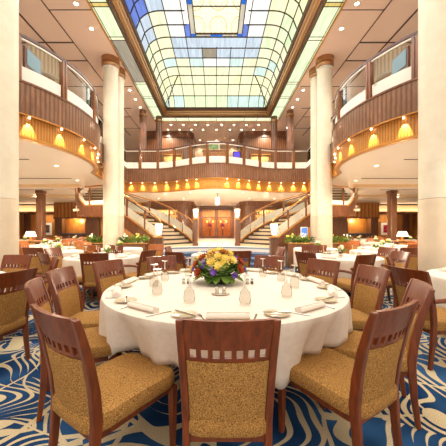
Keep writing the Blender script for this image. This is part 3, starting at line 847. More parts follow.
# upper centre wall and console
struct('wall_upper',MB().box((0,18.4,5.7),(8.8,0.15,3.19)),'wall')
t=empty('console_table',(-0.05,12.75,Z_UF),0,'low honey wood console upstairs in the middle behind the balcony','console')
MB().box((0,0,0.95),(1.25,0.4,0.06)).build('top','honey',t,bevel=0.01)
MB().box((0,0.02,0.72),(1.18,0.34,0.38)).build('drawer_box','honey_reed',t)
for q in (-0.55,0.55): MB().box((q,0,0.27),(0.08,0.34,0.52)).build('leg','honey',t)
t=empty('framed_picture',(-0.15,12.75,Z_UF+1.205),0,'green landscape picture standing on the upper centre console','picture')
MB().box((0,0,0),(0.6,0.05,0.44)).build('frame','mat_white',t); MB().box((0,-0.03,0),(0.5,0.02,0.34)).build('canvas',speckle('green_painting',(70,110,70),(150,180,130),5,0.5,0),t)
t=empty('standing_screen',(0.95,12.55,Z_UF+0.7),0,'small violet lit screen upstairs right of the console','screen')
MB().box((0,0,0.02),(0.36,0.05,0.30)).build('casing','steel',t,bevel=0.01); MB().box((0,-0.028,0.02),(0.30,0.01,0.24)).build('display','screen_violet',t); MB().box((0,0.05,-0.3),(0.1,0.1,0.7)).build('stand','steel',t); MB().box((0,0.05,-0.68),(0.4,0.3,0.04)).build('foot','steel',t)

# ------------------------------------------------------------------ side dining bays: back walls
def bay(s):
    d=side(s)
    # curved honey bulkhead with serving niche
    t=empty('serving_bulkhead',(s*9.4,18.0,0),0,'curved honey wood bulkhead with serving niche at the back of the %s bay'%d,'bulkhead')
    def B(mb,n,mm,**k):
        o=mb.build(n,mm,t,mirror=(s>0),**k); o.location=(-s*9.4,-18.0,0); return o
    # plan, left version
    p=[(-11.3,19.2),(-11.25,18.5),(-11.0,18.15),(-10.6,18.0),(-8.2,18.0),(-4.8,18.0)]
    B(MB().strip(p,2.15,3.145,0.0,thick=0.1),'header','honey_reed')
    B(MB().strip([(q[0],q[1]+0.02) for q in p],2.08,2.15,0.04,thick=0.14),'header_trim','walnut')
    B(MB().box((-10.65,18.3,1.04),(0.5,0.5,2.08)),'pilaster','walnut_reed'); B(MB().box((-8.35,18.25,1.04),(0.9,0.4,2.08)),'pilaster','walnut_reed')
    B(MB().box((-7.2,18.3,1.04),(1.3,0.3,2.08)),'panel','honey')
    B(MB().box((-5.7,18.25,1.04),(1.7,0.4,2.08)),'side_panel','honey_reed')
    B(MB().box((-9.6,18.7,1.04),(1.7,0.1,2.08)),'niche_back','honey')
    B(MB().box((-9.6,18.35,0.5),(1.68,0.6,1.0)),'counter','walnut')
    B(MB().box((-9.6,18.3,1.04),(1.68,0.7,0.06)),'counter_top','teal')
    B(MB().box((-8.95,18.6,1.5),(0.3,0.1,0.85)),'shelf_unit','walnut')
    l=bpy.data.lights.new('serving_light','POINT'); l.energy=35; l.color=(1,0.75,0.4); l.shadow_soft_size=0.1
    lo=bpy.data.objects.new('serving_light',l); C.objects.link(lo); lo.location=(s*9.6,18.2,1.95)
    # far wall with picture and pilasters
    struct('wall_bay_'+d,MB().box((s*12.9,20.5,1.27),(4.1,0.2,2.52)),'honey')
    for i,x in enumerate((11.3,12.9,14.4)):
        o=MB().box((s*x,20.35,1.27),(0.35,0.16,2.52)).build('wall_pilaster','walnut_reed'); tag(o,'dark walnut pilaster on the far wall of the %s bay, %s'%(d,('inner','middle','outer')[i]),'pilaster')
    return
bay(-1); bay(1)
def picture(s,art,label,w,h,x,y,z):
    t=empty('framed_picture',(x,y,z),0,label,'picture')
    MB().box((0,0,0),(w,0.05,h)).build('frame','honey',t,bevel=0.008)
    MB().box((0,-0.028,0),(w-0.1,0.012,h-0.1)).build('mount','mat_white',t)
    MB().box((0,-0.038,0),(w-0.42,0.012,h-0.42)).build('canvas',art,t)
# free-standing picture walls
for s,art,lb,xx in ((-1,'art_blue','dark blue and brown framed picture on the left bay wall beyond the pillar',-12.0+0.4),(1,'art_red','crimson painting in white mount on the right bay wall beside the pillar',11.6)):
    t=empty('picture_wall',(s*12.0,18.62,0),0,'honey panelled screen wall holding the %s bay picture'%side(s),'screen')
    MB().box((0,0,1.27),(1.9,0.14,2.52)).build('panel','honey',t); MB().box((-0.95,-0.02,1.27),(0.16,0.2,2.53)).build('pilaster','walnut',t); MB().box((0.95,-0.02,1.27),(0.16,0.2,2.53)).build('pilaster','walnut',t)
    MB().box((0,-0.02,2.45),(2.06,0.22,0.14)).build('cornice','walnut',t)
    picture(s,art,lb,0.85,0.95,s*11.72,18.51,1.38)
    ld_=bpy.data.lights.new('picture_light','SPOT'); ld_.energy=60; ld_.color=(1,0.85,0.62); ld_.spot_size=1.2; ld_.spot_blend=0.8
    lo=bpy.data.objects.new('picture_light',ld_); C.objects.link(lo); lo.location=(s*11.6,17.5,2.6); lo.rotation_euler=(math.radians(50),0,0)
    l=bpy.data.lights.new('cove_light','AREA'); l.energy=14; l.color=(1,0.8,0.55); l.shape='RECTANGLE'; l.size=3.5; l.size_y=0.2
    lo=bpy.data.objects.new('cove_light',l); C.objects.link(lo); lo.location=(s*12.8,18.75,2.6); lo.rotation_euler=(PI,0,0)
# table lamps on small cabinets
for s in (-1,1):
    X=s*(7.95 if s>0 else 7.95)*1.0; Y=11.2
    x=(30.5-CX)*Y/F if s<0 else (402.5-CX)*Y/F
    t=empty('side_cabinet',(x,Y,0),0,'low walnut cabinet with a table lamp in the %s bay'%side(s),'cabinet')
    MB().box((0,0,0.44),(0.7,0.4,0.76)).build('body','walnut',t,bevel=0.01); MB().box((0,0,0.84),(0.76,0.46,0.04)).build('top','honey',t,bevel=0.01)
    for q in (-0.17,0.17):
        d=MB().box((q,-0.21,0.45),(0.31,0.02,0.66)).build('door','honey',t); MB().ball((q*0.3,-0.235,0.5),0.015).build('knob','brass',d)
    for a in (-0.3,0.3):
        for b_ in (-0.15,0.15): MB().box((a,b_,0.03),(0.05,0.05,0.06)).build('foot','walnut',t)
    t=empty('table_lamp',(x,Y,0.861),0,'table lamp with wide glowing cream shade in the %s bay'%side(s),'lamp')
    MB().lathe([(0.08,0),(0.08,0.02),(0.03,0.05),(0.05,0.12),(0.015,0.2)],n=16).build('base','brass',t,smooth=True)
    MB().lathe([(0.22,0.17),(0.14,0.38)],n=24).build('lamp_shade','shade',t,smooth=True)
    l=bpy.data.lights.new('table_light','POINT'); l.energy=18; l.color=(1,0.8,0.55); l.shadow_soft_size=0.06
    lo=bpy.data.objects.new('table_light',l); C.objects.link(lo); lo.location=(x,Y,1.35)

# planters by the stair feet
def leaf_blob(mb,c,sx,sy,sz,n,rr,mi=0,L=0.11):
    for _ in range(n):
        a=rr.uniform(0,2*PI); u=rr.random()**0.5; p=Vector((c[0]+math.cos(a)*u*sx,c[1]+math.sin(a)*u*sy,c[2]+rr.random()*sz*(1-u*u*0.6)))
        d=Vector((math.cos(a),math.sin(a),rr.uniform(0.1,1.2))).normalized(); sd=d.cross(Vector((0,0,1))).normalized(); l=L*rr.uniform(0.6,1.3); w=l*0.32
        q=p+d*l; m1=p+d*l*0.5+sd*w; m2=p+d*l*0.5-sd*w; up=sd.cross(d)*0.008
        mb.add([p,m1,q,m2,p+up,m1+up,q+up,m2+up],[(0,3,2,1),(4,5,6,7),(0,1,5,4),(1,2,6,5),(2,3,7,6),(3,0,4,7)],mi)
rr=random.Random(11)
def planter(x,y,w,h,label,flowers):
    t=empty('planter',(x,y,0),0,label,'planter')
    MB().box((0,0,h/2),(w,0.42,h)).build('trough','walnut_reed',t,bevel=0.015)
    MB().box((0,0,h+0.012),(w+0.05,0.47,0.03)).build('rim','brass',t,bevel=0.008)
    for i in range(int(w/0.22)):
        px=-w/2+0.12+i*(w-0.24)/(max(1,int(w/0.22)-1))
        f=MB(); leaf_blob(f,(px,0,h+0.02),0.14,0.16,0.26,70,rr)
        o=f.build('foliage',rr.choice(['leaf','leaf_bright']),t)
        if flowers and i%2==0:
            g=MB()
            for _ in range(5): g.ball((px+rr.uniform(-.1,.1),rr.uniform(-.15,.1),h+0.2+rr.uniform(0,.15)),0.035,n=7,k=4)
            g.build('blossom',rr.choice(['yellow','white_petal','rust']),t)
planter(-2.88,9.35,0.9,0.82,'green planter trough at the foot of the left stair, inside the column',True)
planter(2.9,9.35,0.9,0.82,'green planter trough with a blue screen at the foot of the right stair',True)
planter(-4.42,9.9,0.7,0.8,'green planter trough outside the left column pair',True)
planter(4.5,9.9,0.8,0.8,'green planter trough outside the right column pair',True)
t=empty('information_screen',(3.22,9.85,0),0,'small bright blue screen on a stand behind the right planter','screen')
MB().box((0,0,1.23),(0.26,0.04,0.36)).build('casing','pale_trim',t,bevel=0.008); MB().box((0,-0.022,1.23),(0.21,0.01,0.30)).build('display','screen',t)
MB().box((0,0,0.55),(0.05,0.04,1.05)).build('stand','steel',t); MB().box((0,0,0.015),(0.35,0.25,0.03)).build('foot','steel',t)
# boxes with red rails where the galleries meet the centre
for s in (-1,1):
    t=empty('bulkhead_box',(s*4.2,10.2,3.65),0,'taupe box with dark red rail at the %s gallery corner'%side(s),'box')
    MB().box((0,0,0.39),(0.36,0.7,0.78)).build('body','olive',t,bevel=0.02)
    m_=MB()
    for a,b_ in (((-0.15,-0.3,0.78),(-0.15,-0.3,1.65)),((0.12,-0.3,0.78),(0.12,-0.3,1.5))): m_.bar(a,b_,0.03,0.03)
    m_.bar((-0.5*-s,-0.3,1.85),(0.2*-s,-0.3,1.5),0.035,0.05); m_.build('red_rail','red_metal',t)
# upper gallery things seen over the balconies
for s in (-1,1):
    d=side(s)
    t=empty('gallery_chair',(s*3.95,6.1,Z_UF),0,'dark framed seat back with pale blue panel on the %s upper gallery'%d,'chair')
    MB().box((0,0,0.45),(0.5,0.5,0.12)).build('seat','upholstery',t,bevel=0.03)
    MB().box((s*0.24,0,0.86),(0.06,0.56,0.72)).build('backrest','chair_wood',t,bevel=0.015)
    MB().box((s*0.205,0,1.0),(0.02,0.46,0.36)).build('blue_panel',mat('pale_blue_fabric',(128,160,180),0.6),t)
    for a in (-0.2,0.2):
        for b_ in (-0.2,0.2): MB().box((a,b_,0.2),(0.05,0.05,0.4)).build('leg','chair_wood',t)
    # round reeded drum hanging from the upper ceiling
    t=empty('ceiling_drum',(s*6.45,9.6,6.54),0,'round cream reeded light drum hanging over the %s upper gallery'%d,'light fitting')
    MB().strip([(0.95*math.cos(a)*1,0.95*math.sin(a)) for a in [2*PI*i/40 for i in range(41)]],0.06,Z_UC-6.545,0,thick=0.03).build('reeded_band','drum',t)
    MB().strip([(1.0*math.cos(a)*1,1.0*math.sin(a)) for a in [2*PI*i/40 for i in range(41)]],0.0,0.06,0,thick=0.14).build('light_ring','pale_trim',t)
    t=empty('gallery_armchair',(s*4.2,7.35,Z_UF),s*0.6,'orange rounded armchair on the %s upper gallery near its tip'%d,'chair')
    MB().lathe([(0.28,0),(0.3,0.1),(0.3,0.42),(0.26,0.46)],n=20).build('seat',mat('orange_velvet',(196,108,44),0.8),t,smooth=True)
    MB().strip([(0.32*math.cos(a),0.32*math.sin(a)) for a in [PI*i/12 for i in range(13)]],0.1,0.8,0,thick=0.08).build('backrest',M['rust'],t)

# ------------------------------------------------------------------ chairs
def post_curve(sx):
    """rear leg and back upright in one bent timber (local: seat faces +Y)"""
    return [(sx*0.188,-0.215,0.0,0.030),(sx*0.188,-0.190,0.2,0.040),(sx*0.190,-0.175,0.42,0.052),(sx*0.196,-0.190,0.56,0.050),(sx*0.202,-0.222,0.72,0.044),(sx*0.207,-0.262,0.86,0.036),(sx*0.208,-0.282,0.92,0.03)]
def by(z):  # depth of the back at height z
    P=post_curve(1)
    for a,b_ in zip(P[:-1],P[1:]):
        if a[2]<=z<=b_[2]+1e-9:
            t=(z-a[2])/(b_[2]-a[2]); return a[1]+(b_[1]-a[1])*t, a[0]+(b_[0]-a[0])*t
    return P[-1][1],P[-1][0]
def curved_slab(z0,z1,x0f,x1f,thick,bow,nz=4,nx=8,inset=0.012,puff=0.0,yo=0):
    mb=MB(); V=[]
    for side_ in (0,1):
        for j in range(nz+1):
            z=z0+(z1-z0)*j/nz; y,xx=by(z)
            for i in range(nx+1):
                u=-1+2*i/nx
                ua=x0f+(x1f-x0f)*(i/nx)
                x=ua*(xx-inset); yy=y-bow*(1-ua*ua)+yo
                pf=puff*(1-u**4)*(1-(2*j/nz-1)**4)
                V.append((x,yy+(thick/2+pf if side_ else -thick/2-pf*0.6),z))
    n=(nz+1)*(nx+1); fs=[]
    for j in range(nz):
        for i in range(nx):
            a=j*(nx+1)+i; fs.append((a,a+1,a+nx+2,a+nx+1)); fs.append((n+a,n+a+nx+1,n+a+nx+2,n+a+1))
    for i in range(nx):
        fs.append((i,n+i,n+i+1,i+1)); a=nz*(nx+1)+i; fs.append((a,a+1,n+a+1,n+a))
    for j in range(nz):
        a=j*(nx+1); fs.append((a,a+nx+1,n+a+nx+1,n+a)); a+=nx; fs.append((a,n+a,n+a+nx+1,a+nx+1))
    return mb.add(V,fs)
def make_chair(arms=False,hi=True,woodm='chair_wood'):
    t=empty('dining_armchair' if arms else 'dining_chair',(0,0,0),0,'x','chair')
    for sx in (-1,1):
        P=post_curve(sx); mb=MB(); V=[];n=4
        for (x,y,z,w) in P:
            hx=0.017
            V+=[(x-hx,y-w/2,z),(x+hx,y-w/2,z),(x+hx,y+w/2,z),(x-hx,y+w/2,z)]
        fs=[(0,3,2,1)]
        for i in range(len(P)-1):
            for k_ in range(4): fs.append((i*4+k_,i*4+(k_+1)%4,i*4+4+(k_+1)%4,i*4+4+k_))
        m=(len(P)-1)*4; fs.append((m,m+1,m+2,m+3))
        mb.add(V,fs); mb.build('rear_leg',woodm,t,bevel=0.006 if hi else 0)
        mb=MB(); mb.add([(sx*0.212-0.014,0.285,0),(sx*0.212+0.014,0.285,0),(sx*0.212+0.014,0.313,0),(sx*0.212-0.014,0.313,0),
            (sx*0.212-0.022,0.275,0.37),(sx*0.212+0.022,0.275,0.37),(sx*0.212+0.022,0.319,0.37),(sx*0.212-0.022,0.319,0.37)],
            [(0,3,2,1),(4,5,6,7),(0,1,5,4),(1,2,6,5),(2,3,7,6),(3,0,4,7)])
        mb.build('front_leg',woodm,t,bevel=0.004 if hi else 0)
    # top rail: curved board with a row of seven square holes below it
    mb=curved_slab(0.782,0.922,-1,1,0.022,0.028,4,10)
    mb2=curved_slab(0.722,0.742,-1,1,0.022,0.028,1,10); mb.add(mb2.v,mb2.f)
    for i in range(8):
        c=-0.94+1.88*i/7; hw=0.055 if 0<i<7 else 0.06
        b2=curved_slab(0.740,0.784,c-hw,c+hw,0.022,0.028,1,1); mb.add(b2.v,b2.f)
    mb.build('top_rail',woodm,t,smooth=True)
    curved_slab(0.435,0.722,-0.985,0.985,0.03,0.028,5,8,0.016,0.010).build('backrest','upholstery',t,smooth=True)
    # seat cushion
    V=[];lv=[(0.372,0.965),(0.385,1.0),(0.43,1.0),(0.452,0.965),(0.462,0.87)]
    ring=[]
    for i in range(24):
        a=2*PI*i/24; cx=math.copysign(abs(math.cos(a))**0.35,math.cos(a)); cy=math.copysign(abs(math.sin(a))**0.35,math.sin(a))
        ring.append((cx,cy))
    for z,k_ in lv:
        for cx,cy in ring:
            hw=0.208+0.034*(cy*0.5+0.5)
            V.append((cx*hw*k_,0.06+cy*0.285*k_,z-(0.012 if cy<-0.5 else 0)))
    fs=[]
    for j in range(len(lv)-1):
        for i in range(24): a=j*24+i;b_=j*24+(i+1)%24; fs.append((a,b_,b_+24,a+24))
    fs.append(tuple(range(24))[::-1]); fs.append(tuple((len(lv)-1)*24+i for i in range(24)))
    MB().add(V,fs).build('seat','upholstery',t,smooth=True)
    MB().box((0,0.05,0.348),(0.38,0.48,0.05)).build('seat_frame',woodm,t)
    if arms:
        for sx in (-1,1):
            MB().tube([(sx*0.215,-0.2,0.64),(sx*0.25,-0.08,0.655),(sx*0.265,0.08,0.65),(sx*0.262,0.2,0.62)],[0.02,0.022,0.024,0.022],6).build('armrest',woodm,t,smooth=True)
            MB().tube([(sx*0.255,0.18,0.36),(sx*0.262,0.17,0.5),(sx*0.262,0.17,0.63)],0.017,6).build('arm_post',woodm,t,smooth=True)
    return t
P_ch=Pool(lambda: make_chair(False)); P_ar=Pool(lambda: make_chair(True))
P_li=Pool(lambda: make_chair(False,False,'chair_wood_light')); 
SEATS=[]
def chair_at(bx,by_,deg,label,group=None,arms=False,light=False):
    """bx,by: plan position of the top of the backrest; deg: the way the sitter faces"""
    a=math.radians(deg); d=Vector((math.cos(a),math.sin(a))); SEATS.append((bx+d.x*0.285,by_+d.y*0.285))
    o=(P_ar if arms else P_li if light else P_ch).get()
    return place(o,(bx+d.x*0.285,by_+d.y*0.285,0),a-PI/2,label,group)
G1='chairs round the large front table'
chair_at(0.05,1.14,90,'chair in the centre foreground with its back to us, before the large white table',G1)
chair_at(-0.77,1.25,55,'chair at the left foreground turned half right towards the large white table',G1)
chair_at(0.91,1.345,122,'chair at the right foreground turned half left towards the large white table',G1)
chair_at(-1.35,1.97,24,'second chair up the left side of the large white table, seen nearly edge on',G1)
chair_at(-1.53,2.62,2,'third chair up the left side of the large white table',G1)
chair_at(1.46,1.90,157,'second chair up the right side of the large white table, seen nearly edge on',G1)
chair_at(1.62,2.76,186,'third chair up the right side of the large white table',G1)
chair_at(-1.35,3.32,-26,'chair at the back left of the large white table showing its front',G1)
chair_at(-0.80,3.88,-56,'chair behind the large white table, left of the flowers',G1)
chair_at(0.78,3.93,-121,'chair behind the large white table, right of the flowers',G1)
chair_at(1.36,3.40,-147,'chair at the back right of the large white table showing its front',G1)
# ------------------------------------------------------------------ tables and cloths
def cloth_mesh(r,top,drop,folds,seed,n=120,flare=0.0,amp=0.045,corner=0.22,pressed=()):
    rr=random.Random(seed); ph=[rr.uniform(0,2*PI) for _ in range(6)]
    V=[(0,0,top)];fs=[]
    rings=[(r*0.5,0),(r*0.9,0),(r-0.012,0),(r,-0.004),(r+0.008,-0.02)]+[(r+0.008+flare*t,-0.02-(drop-0.02)*t) for t in (0.15,0.3,0.5,0.7,0.85,1.0)]
    for q,(rad,dz) in enumerate(rings):
        t=max(0,-dz/drop)
        for k_ in range(n):
            a=2*PI*k_/n
            press=sum(math.exp(-((((a-math.radians(pa)+PI)%(2*PI))-PI)/0.26)**2) for pa in pressed)
            low=corner*abs(math.sin(2*a))**3.0 if not pressed else corner*math.exp(-((((a-math.radians(-153)+PI)%(2*PI))-PI)/0.2)**2)+corner*0.6*math.exp(-((((a-math.radians(-72)+PI)%(2*PI))-PI)/0.12)**2)
            w=-0.35+0.5*math.sin(folds*a+ph[0]+1.3*math.sin(3*a+ph[1]))+0.35*math.sin(folds*1.7//1*a+ph[2])+0.25*math.sin(5*a+ph[3])
            rd=rad+amp*t**0.8*w; rd-=0.09*press*t; dd=dz-low*t
            V.append((rd*math.cos(a),rd*math.sin(a),top+dd))
    for k_ in range(n): fs.append((0,1+k_,1+(k_+1)%n))
    for j in range(len(rings)-1):
        for k_ in range(n): a=1+j*n+k_;b_=1+j*n+(k_+1)%n; fs.append((a,a+n,b_+n,b_))
    return MB().add(V,fs)
def make_table(r):
    t=empty('round_table',(0,0,0),0,'x','table')
    MB().lathe([(r-0.02,0),(r-0.02,0.03)],(0,0,0.71),40).build('tabletop','honey',t)
    MB().lathe([(0.28,0),(0.28,0.03),(0.07,0.08),(0.06,0.6),(0.16,0.69),(0.16,0.709)],n=20).build('pedestal','steel',t,smooth=True)
    return t
def cloth(r,seed,drop,n=96,folds=16,pressed=()):
    o=cloth_mesh(r,0.752,drop,folds,seed,n,pressed=pressed).build('tablecloth','cloth',smooth=True)
    md=o.modifiers.new('thickness','SOLIDIFY'); md.thickness=0.003; md.offset=0
    return o
def set_table(x,y,r,seed,drop,desc,n=96,group=None,pressed=(),folds=16):
    t=make_table(r); place(t,(x,y,0),0,'pedestal table under %s'%desc,group)
    o=cloth(r,seed,drop,n,folds,pressed); o.location=(x,y,0); tag(o,'white round tablecloth: '+desc if False else desc,'tablecloth',group)
TX,TY,TR=0.07,2.63,1.10
set_table(TX,TY,TR,3,0.29,'large white tablecloth on the front table with the flower bowl',300,pressed=(-90,-126,-54),folds=21)
# secondary tables
near_tables=[(-2.35,5.55,0.72,'white tablecloth on the mid-left table before the left column'),(2.58,5.55,0.76,'white tablecloth on the mid-right table with small flower vase'),
 (0.0,6.05,0.56,'small white tablecloth directly behind the flower bowl'),(3.42,3.0,0.85,'white tablecloth at the far right edge before the big column'),(-3.3,2.85,0.85,'white tablecloth at the far left edge before the big column')]
for i,(x,y,r,lb) in enumerate(near_tables): set_table(x,y,r,20+i,0.38,lb)
c=chair_at
GL='chairs round the mid-left table'; GR='chairs round the mid-right table'
c(-2.0,4.37,97,'chair with its back to us before the mid-left table',GL)
c(-3.52,5.75,-10,'chair on the left of the mid-left table showing its front',GL)
c(-2.55,6.72,-90,'chair behind the mid-left table, top of its back over the cloth',GL)
c(-1.25,5.0,160,'armchair right of the mid-left table facing left','armchairs between the tables',True)
c(-2.9,4.45,50,'chair front left of the mid-left table seen from the side',GL)
c(-2.2,3.68,218,'armchair behind the left front table turned towards the left edge','armchairs between the tables',True)
c(-1.85,2.5,172,'large chair at the left edge with its back to the front table','chairs round the left edge table')
c(-3.02,4.08,-95,'chair at the far left edge in front of the big column','chairs round the left edge table')
c(-3.95,5.75,88,'chair with back to us just right of the big left column','chairs round the pillar tables')
c(1.50,4.57,28,'chair front left of the mid-right table with back to us',GR)
c(2.32,4.12,116,'armchair before the mid-right table with back to us','armchairs between the tables',True)
c(2.35,6.75,-88,'chair behind the mid-right table, top of its back over the cloth',GR)
c(3.75,5.85,196,'chair on the right of the mid-right table',GR)
c(3.25,4.72,184,'armchair in profile beside the big right column facing left','armchairs between the tables',True)
c(2.55,3.98,-38,'armchair beyond the right edge table, only its tilted top rail showing','armchairs between the tables',True)
c(1.88,2.66,10,'armchair right of the front table facing the right edge table','armchairs between the tables',True)
c(4.15,5.7,88,'chair with back to us just left of the big right column','chairs round the pillar tables')
GC='chairs round the small middle table'
c(0.42,4.85,100,'chair with back to us right of the flower bowl before the small middle table',GC)
c(-0.74,4.62,52,'dark chair seen from the side left of the flower bowl',GC)
c(-1.12,6.12,-4,'armchair left of the small middle table facing right','armchairs between the tables',True)
c(1.42,5.85,186,'armchair right of the small middle table facing left','armchairs between the tables',True)
c(-1.6,7.15,-110,'light wood chair further left between the middle table and the stair post','chairs in the middle',False,True)

# far tables
far=[(-4.15,6.95,'behind the left column chair'),(-2.85,8.0,'beside the left stair planter'),(-5.1,8.35,'second row left'),(-6.3,9.7,'third row left'),(-4.65,8.9,'between column and planter left'),
     (-6.75,11.35,'beside the left lamp'),(-7.25,13.5,'right of the left pillar'),(-9.3,12.9,'left of the left pillar'),(-8.95,15.0,'behind the left pillar'),(-11.0,15.2,'far left under the soffit'),(-8.8,16.6,'before the left serving niche')]
far=[f for f in far if f[2]!='between column and planter left']
rr=random.Random(5)
P_ft=None
def make_far_table(): return make_table(0.62)
P_ft=Pool(make_far_table); P_fc=Pool(lambda: cloth(0.62,77,0.5,56,12))
def bunch(mb_,c,rad,n,mats_idx,rr,size):
    for i in range(n):
        a=rr.uniform(0,2*PI);u=rr.random()**0.5
        mb_.ball((c[0]+rad*u*math.cos(a),c[1]+rad*u*math.sin(a),c[2]+rad*0.8*(1-u*u)+rr.uniform(-.01,.01)),size*rr.uniform(.7,1.2),rr.choice(mats_idx),6,4)
def make_vase():
    t=empty('flower_vase',(0,0,0),0,'x','vase')
    MB().lathe([(0.035,0),(0.045,0.05),(0.03,0.09),(0.038,0.11)],n=14).build('vase','wine_glass',t,smooth=True)
    r2=random.Random(9)
    f=MB(); bunch(f,(0,0,0.15),0.07,16,[0,1],r2,0.026); f.build('blossoms',['yellow','white_petal'],t)
    f=MB(); leaf_blob(f,(0,0,0.08),0.06,0.06,0.06,26,r2,0,0.07); f.build('leaves','leaf_bright',t)
    return t
P_v=Pool(make_vase)
def make_glass():
    t=empty('wine_glass',(0,0,0),0,'x','glass')
    # standing upside down: rim on the cloth, foot in the air
    MB().lathe([(0.037,0.001),(0.044,0.04),(0.036,0.09),(0.010,0.125)],n=20,cap=False).build('bowl','wine_glass',t,smooth=True)
    MB().lathe([(0.010,0.124),(0.0045,0.14),(0.0045,0.20),(0.006,0.207)],n=12).build('stem','china',t,smooth=True)
    MB().lathe([(0.006,0.206),(0.030,0.212),(0.033,0.215)],n=20).build('foot','china',t,smooth=True)
    return t
P_g=Pool(make_glass)
def make_napkin():
    t=empty('rolled_napkin',(0,0,0),0,'x','napkin')
    V=[]; n=14; L=0.135
    sec=[(math.cos(2*PI*i/n)*0.034,math.sin(2*PI*i/n)*0.021+0.021) for i in range(n)]
    mb=MB(); seg=8
    for j in range(seg+1):
        x=-L+2*L*j/seg; k_=1+0.04*math.sin(j*2.1)
        if j in (0,seg): k_*=0.9
        for a,b_ in sec: V.append((x,a*k_,b_*k_))
    fs=[]
    for j in range(seg):
        for i in range(n): a=j*n+i;b_=j*n+(i+1)%n; fs.append((a,b_,b_+n,a+n))
    fs+= [tuple(range(n))[::-1],tuple(seg*n+i for i in range(n))]
    mb.add(V,fs); mb.build('cloth_roll','linen',t,smooth=True)
    MB().box((0.0,-0.004,0.0425),(0.262,0.018,0.003)).build('folded_edge','cloth',t)
    return t
P_n=Pool(make_napkin)
def make_plate():
    t=empty('bread_plate',(0,0,0),0,'x','plate')
    MB().lathe([(0.045,0.001),(0.05,0.004),(0.08,0.013),(0.082,0.016),(0.05,0.008),(0.0,0.006)],n=32).build('dish','china',t,smooth=True)
    MB().lathe([(0.0795,0.0145),(0.083,0.0165),(0.0835,0.0150),(0.0800,0.0125)],n=32).build('rim','china_rim',t,smooth=True)
    return t
P_p=Pool(make_plate)
def make_knife():
    t=empty('butter_knife',(0,0,0),0,'x','knife')
    MB().tube([(-0.09,0,0.004),(-0.01,0,0.004)],[0.006,0.004],8).build('handle','silver',t,smooth=True)
    MB().poly([(-0.01,-0.006),(0.08,-0.009),(0.095,0.0),(0.08,0.004),(-0.01,0.004)],0.002,0.0045).build('blade','silver',t)
    return t
def make_fork():
    t=empty('fork',(0,0,0),0,'x','fork')
    MB().tube([(-0.09,0,0.004),(0.03,0,0.004)],[0.005,0.003],8).build('handle','silver',t,smooth=True)
    m_=MB().poly([(0.03,-0.004),(0.045,-0.011),(0.055,-0.011),(0.055,0.011),(0.045,0.011),(0.03,0.004)],0.003,0.0055)
    for q in (-0.0095,-0.0032,0.0032,0.0095): m_.box((0.075,q,0.0043),(0.042,0.0025,0.0022))
    m_.build('tines','silver',t); return t
P_k=Pool(make_knife); P_f=Pool(make_fork)
ZT=0.7535
def setting(cx,cy,th,rn,where,i,napkin=True,knife=True):
    """th: direction from the table's centre to the diner"""
    d=Vector((math.cos(th),math.sin(th))); e=Vector((-d.y,d.x))   # e: to the diner's right
    def at(r,o_): v=Vector((cx,cy))+d*r+e*o_; return (v.x,v.y,ZT)
    rz=th+PI/2
    place(P_n.get(),at(rn-0.12,0),rz,'rolled white napkin %s'%where)
    place(P_f.get(),at(rn-0.12,-0.155),th+PI+0.35,'silver fork left of the napkin %s'%where)
    place(P_k.get(),at(rn-0.12,0.165),th+PI-0.25,'silver knife right of the napkin %s'%where)
    place(P_p.get(),at(rn-0.18,-0.275),rz,'white bread plate left of the napkin %s'%where)
    k_=P_k.get(); place(k_,tuple(a+b_ for a,b_ in zip(at(rn-0.18,-0.275),(0,0,0.0165))),th+PI+0.9,'silver butter knife on the bread plate %s'%where)
    place(P_g.get(),at(rn-0.44,0.14),rz,'upturned stemmed glass %s'%where)
angs=[(-90,'before the centre foreground chair'),(-126,'before the left foreground chair'),(-54,'before the right foreground chair'),(-160,'before the second chair on the left'),(-20,'before the second chair on the right'),
      (172,'before the third chair on the left'),(10,'before the third chair on the right'),(146,'before the back left chair'),(34,'before the back right chair'),(115,'at the back left of the flowers'),(66,'at the back right of the flowers')]
for i,(a,w) in enumerate(angs): setting(TX,TY,math.radians(a),TR,w,i)
# shakers
def make_shaker(m):
    t=empty('pepper_shaker' if m=='pepper' else 'salt_shaker',(0,0,0),0,'x','shaker')
    MB().lathe([(0.016,0),(0.017,0.005),(0.014,0.038)],n=16).build('glass_body','wine_glass',t,smooth=True)
    MB().lathe([(0.013,0.003),(0.0125,0.026)],n=12).build('filling',m,t,smooth=True)
    MB().lathe([(0.015,0.038),(0.016,0.044),(0.009,0.056),(0.0,0.058)],n=16).build('cap','silver',t,smooth=True)
    return t
def px2t(px,py): Y=(HC-0.752)*F/(py-CY); return ((px-CX)*Y/F,Y)
for (a,b_,wh,base) in (((183.5,284),(188.5,284),'left of the flower bowl',False),((247.5,284),(252,284),'right of the flower bowl',False),((217,294.5),(224,294.5),'on the little dish before the flower bowl',True)):
    for q,mm,nm in ((a,'salt','salt'),(b_,'pepper','pepper')):
        if base: mm='salt'
        x,y=px2t(*q); t=make_shaker(mm); 
        if base: t.name='salt_shaker'
        place(t,(x,y,ZT+(0.007 if base else 0)),0,'%s silver capped shaker %s'%('left' if q is a else 'right',wh))
x,y=px2t(220.5,294.8)
t=empty('condiment_dish',(x,y,ZT),0,'small oval white dish under the two shakers before the flower bowl','dish')
m_=MB().lathe([(0.05,0.0),(0.055,0.004),(0.078,0.012),(0.08,0.014),(0.055,0.007),(0,0.006)],n=32); m_.v=[(a,b_*0.75,c_) for a,b_,c_ in m_.v]; m_.build('dish','china',t,smooth=True)

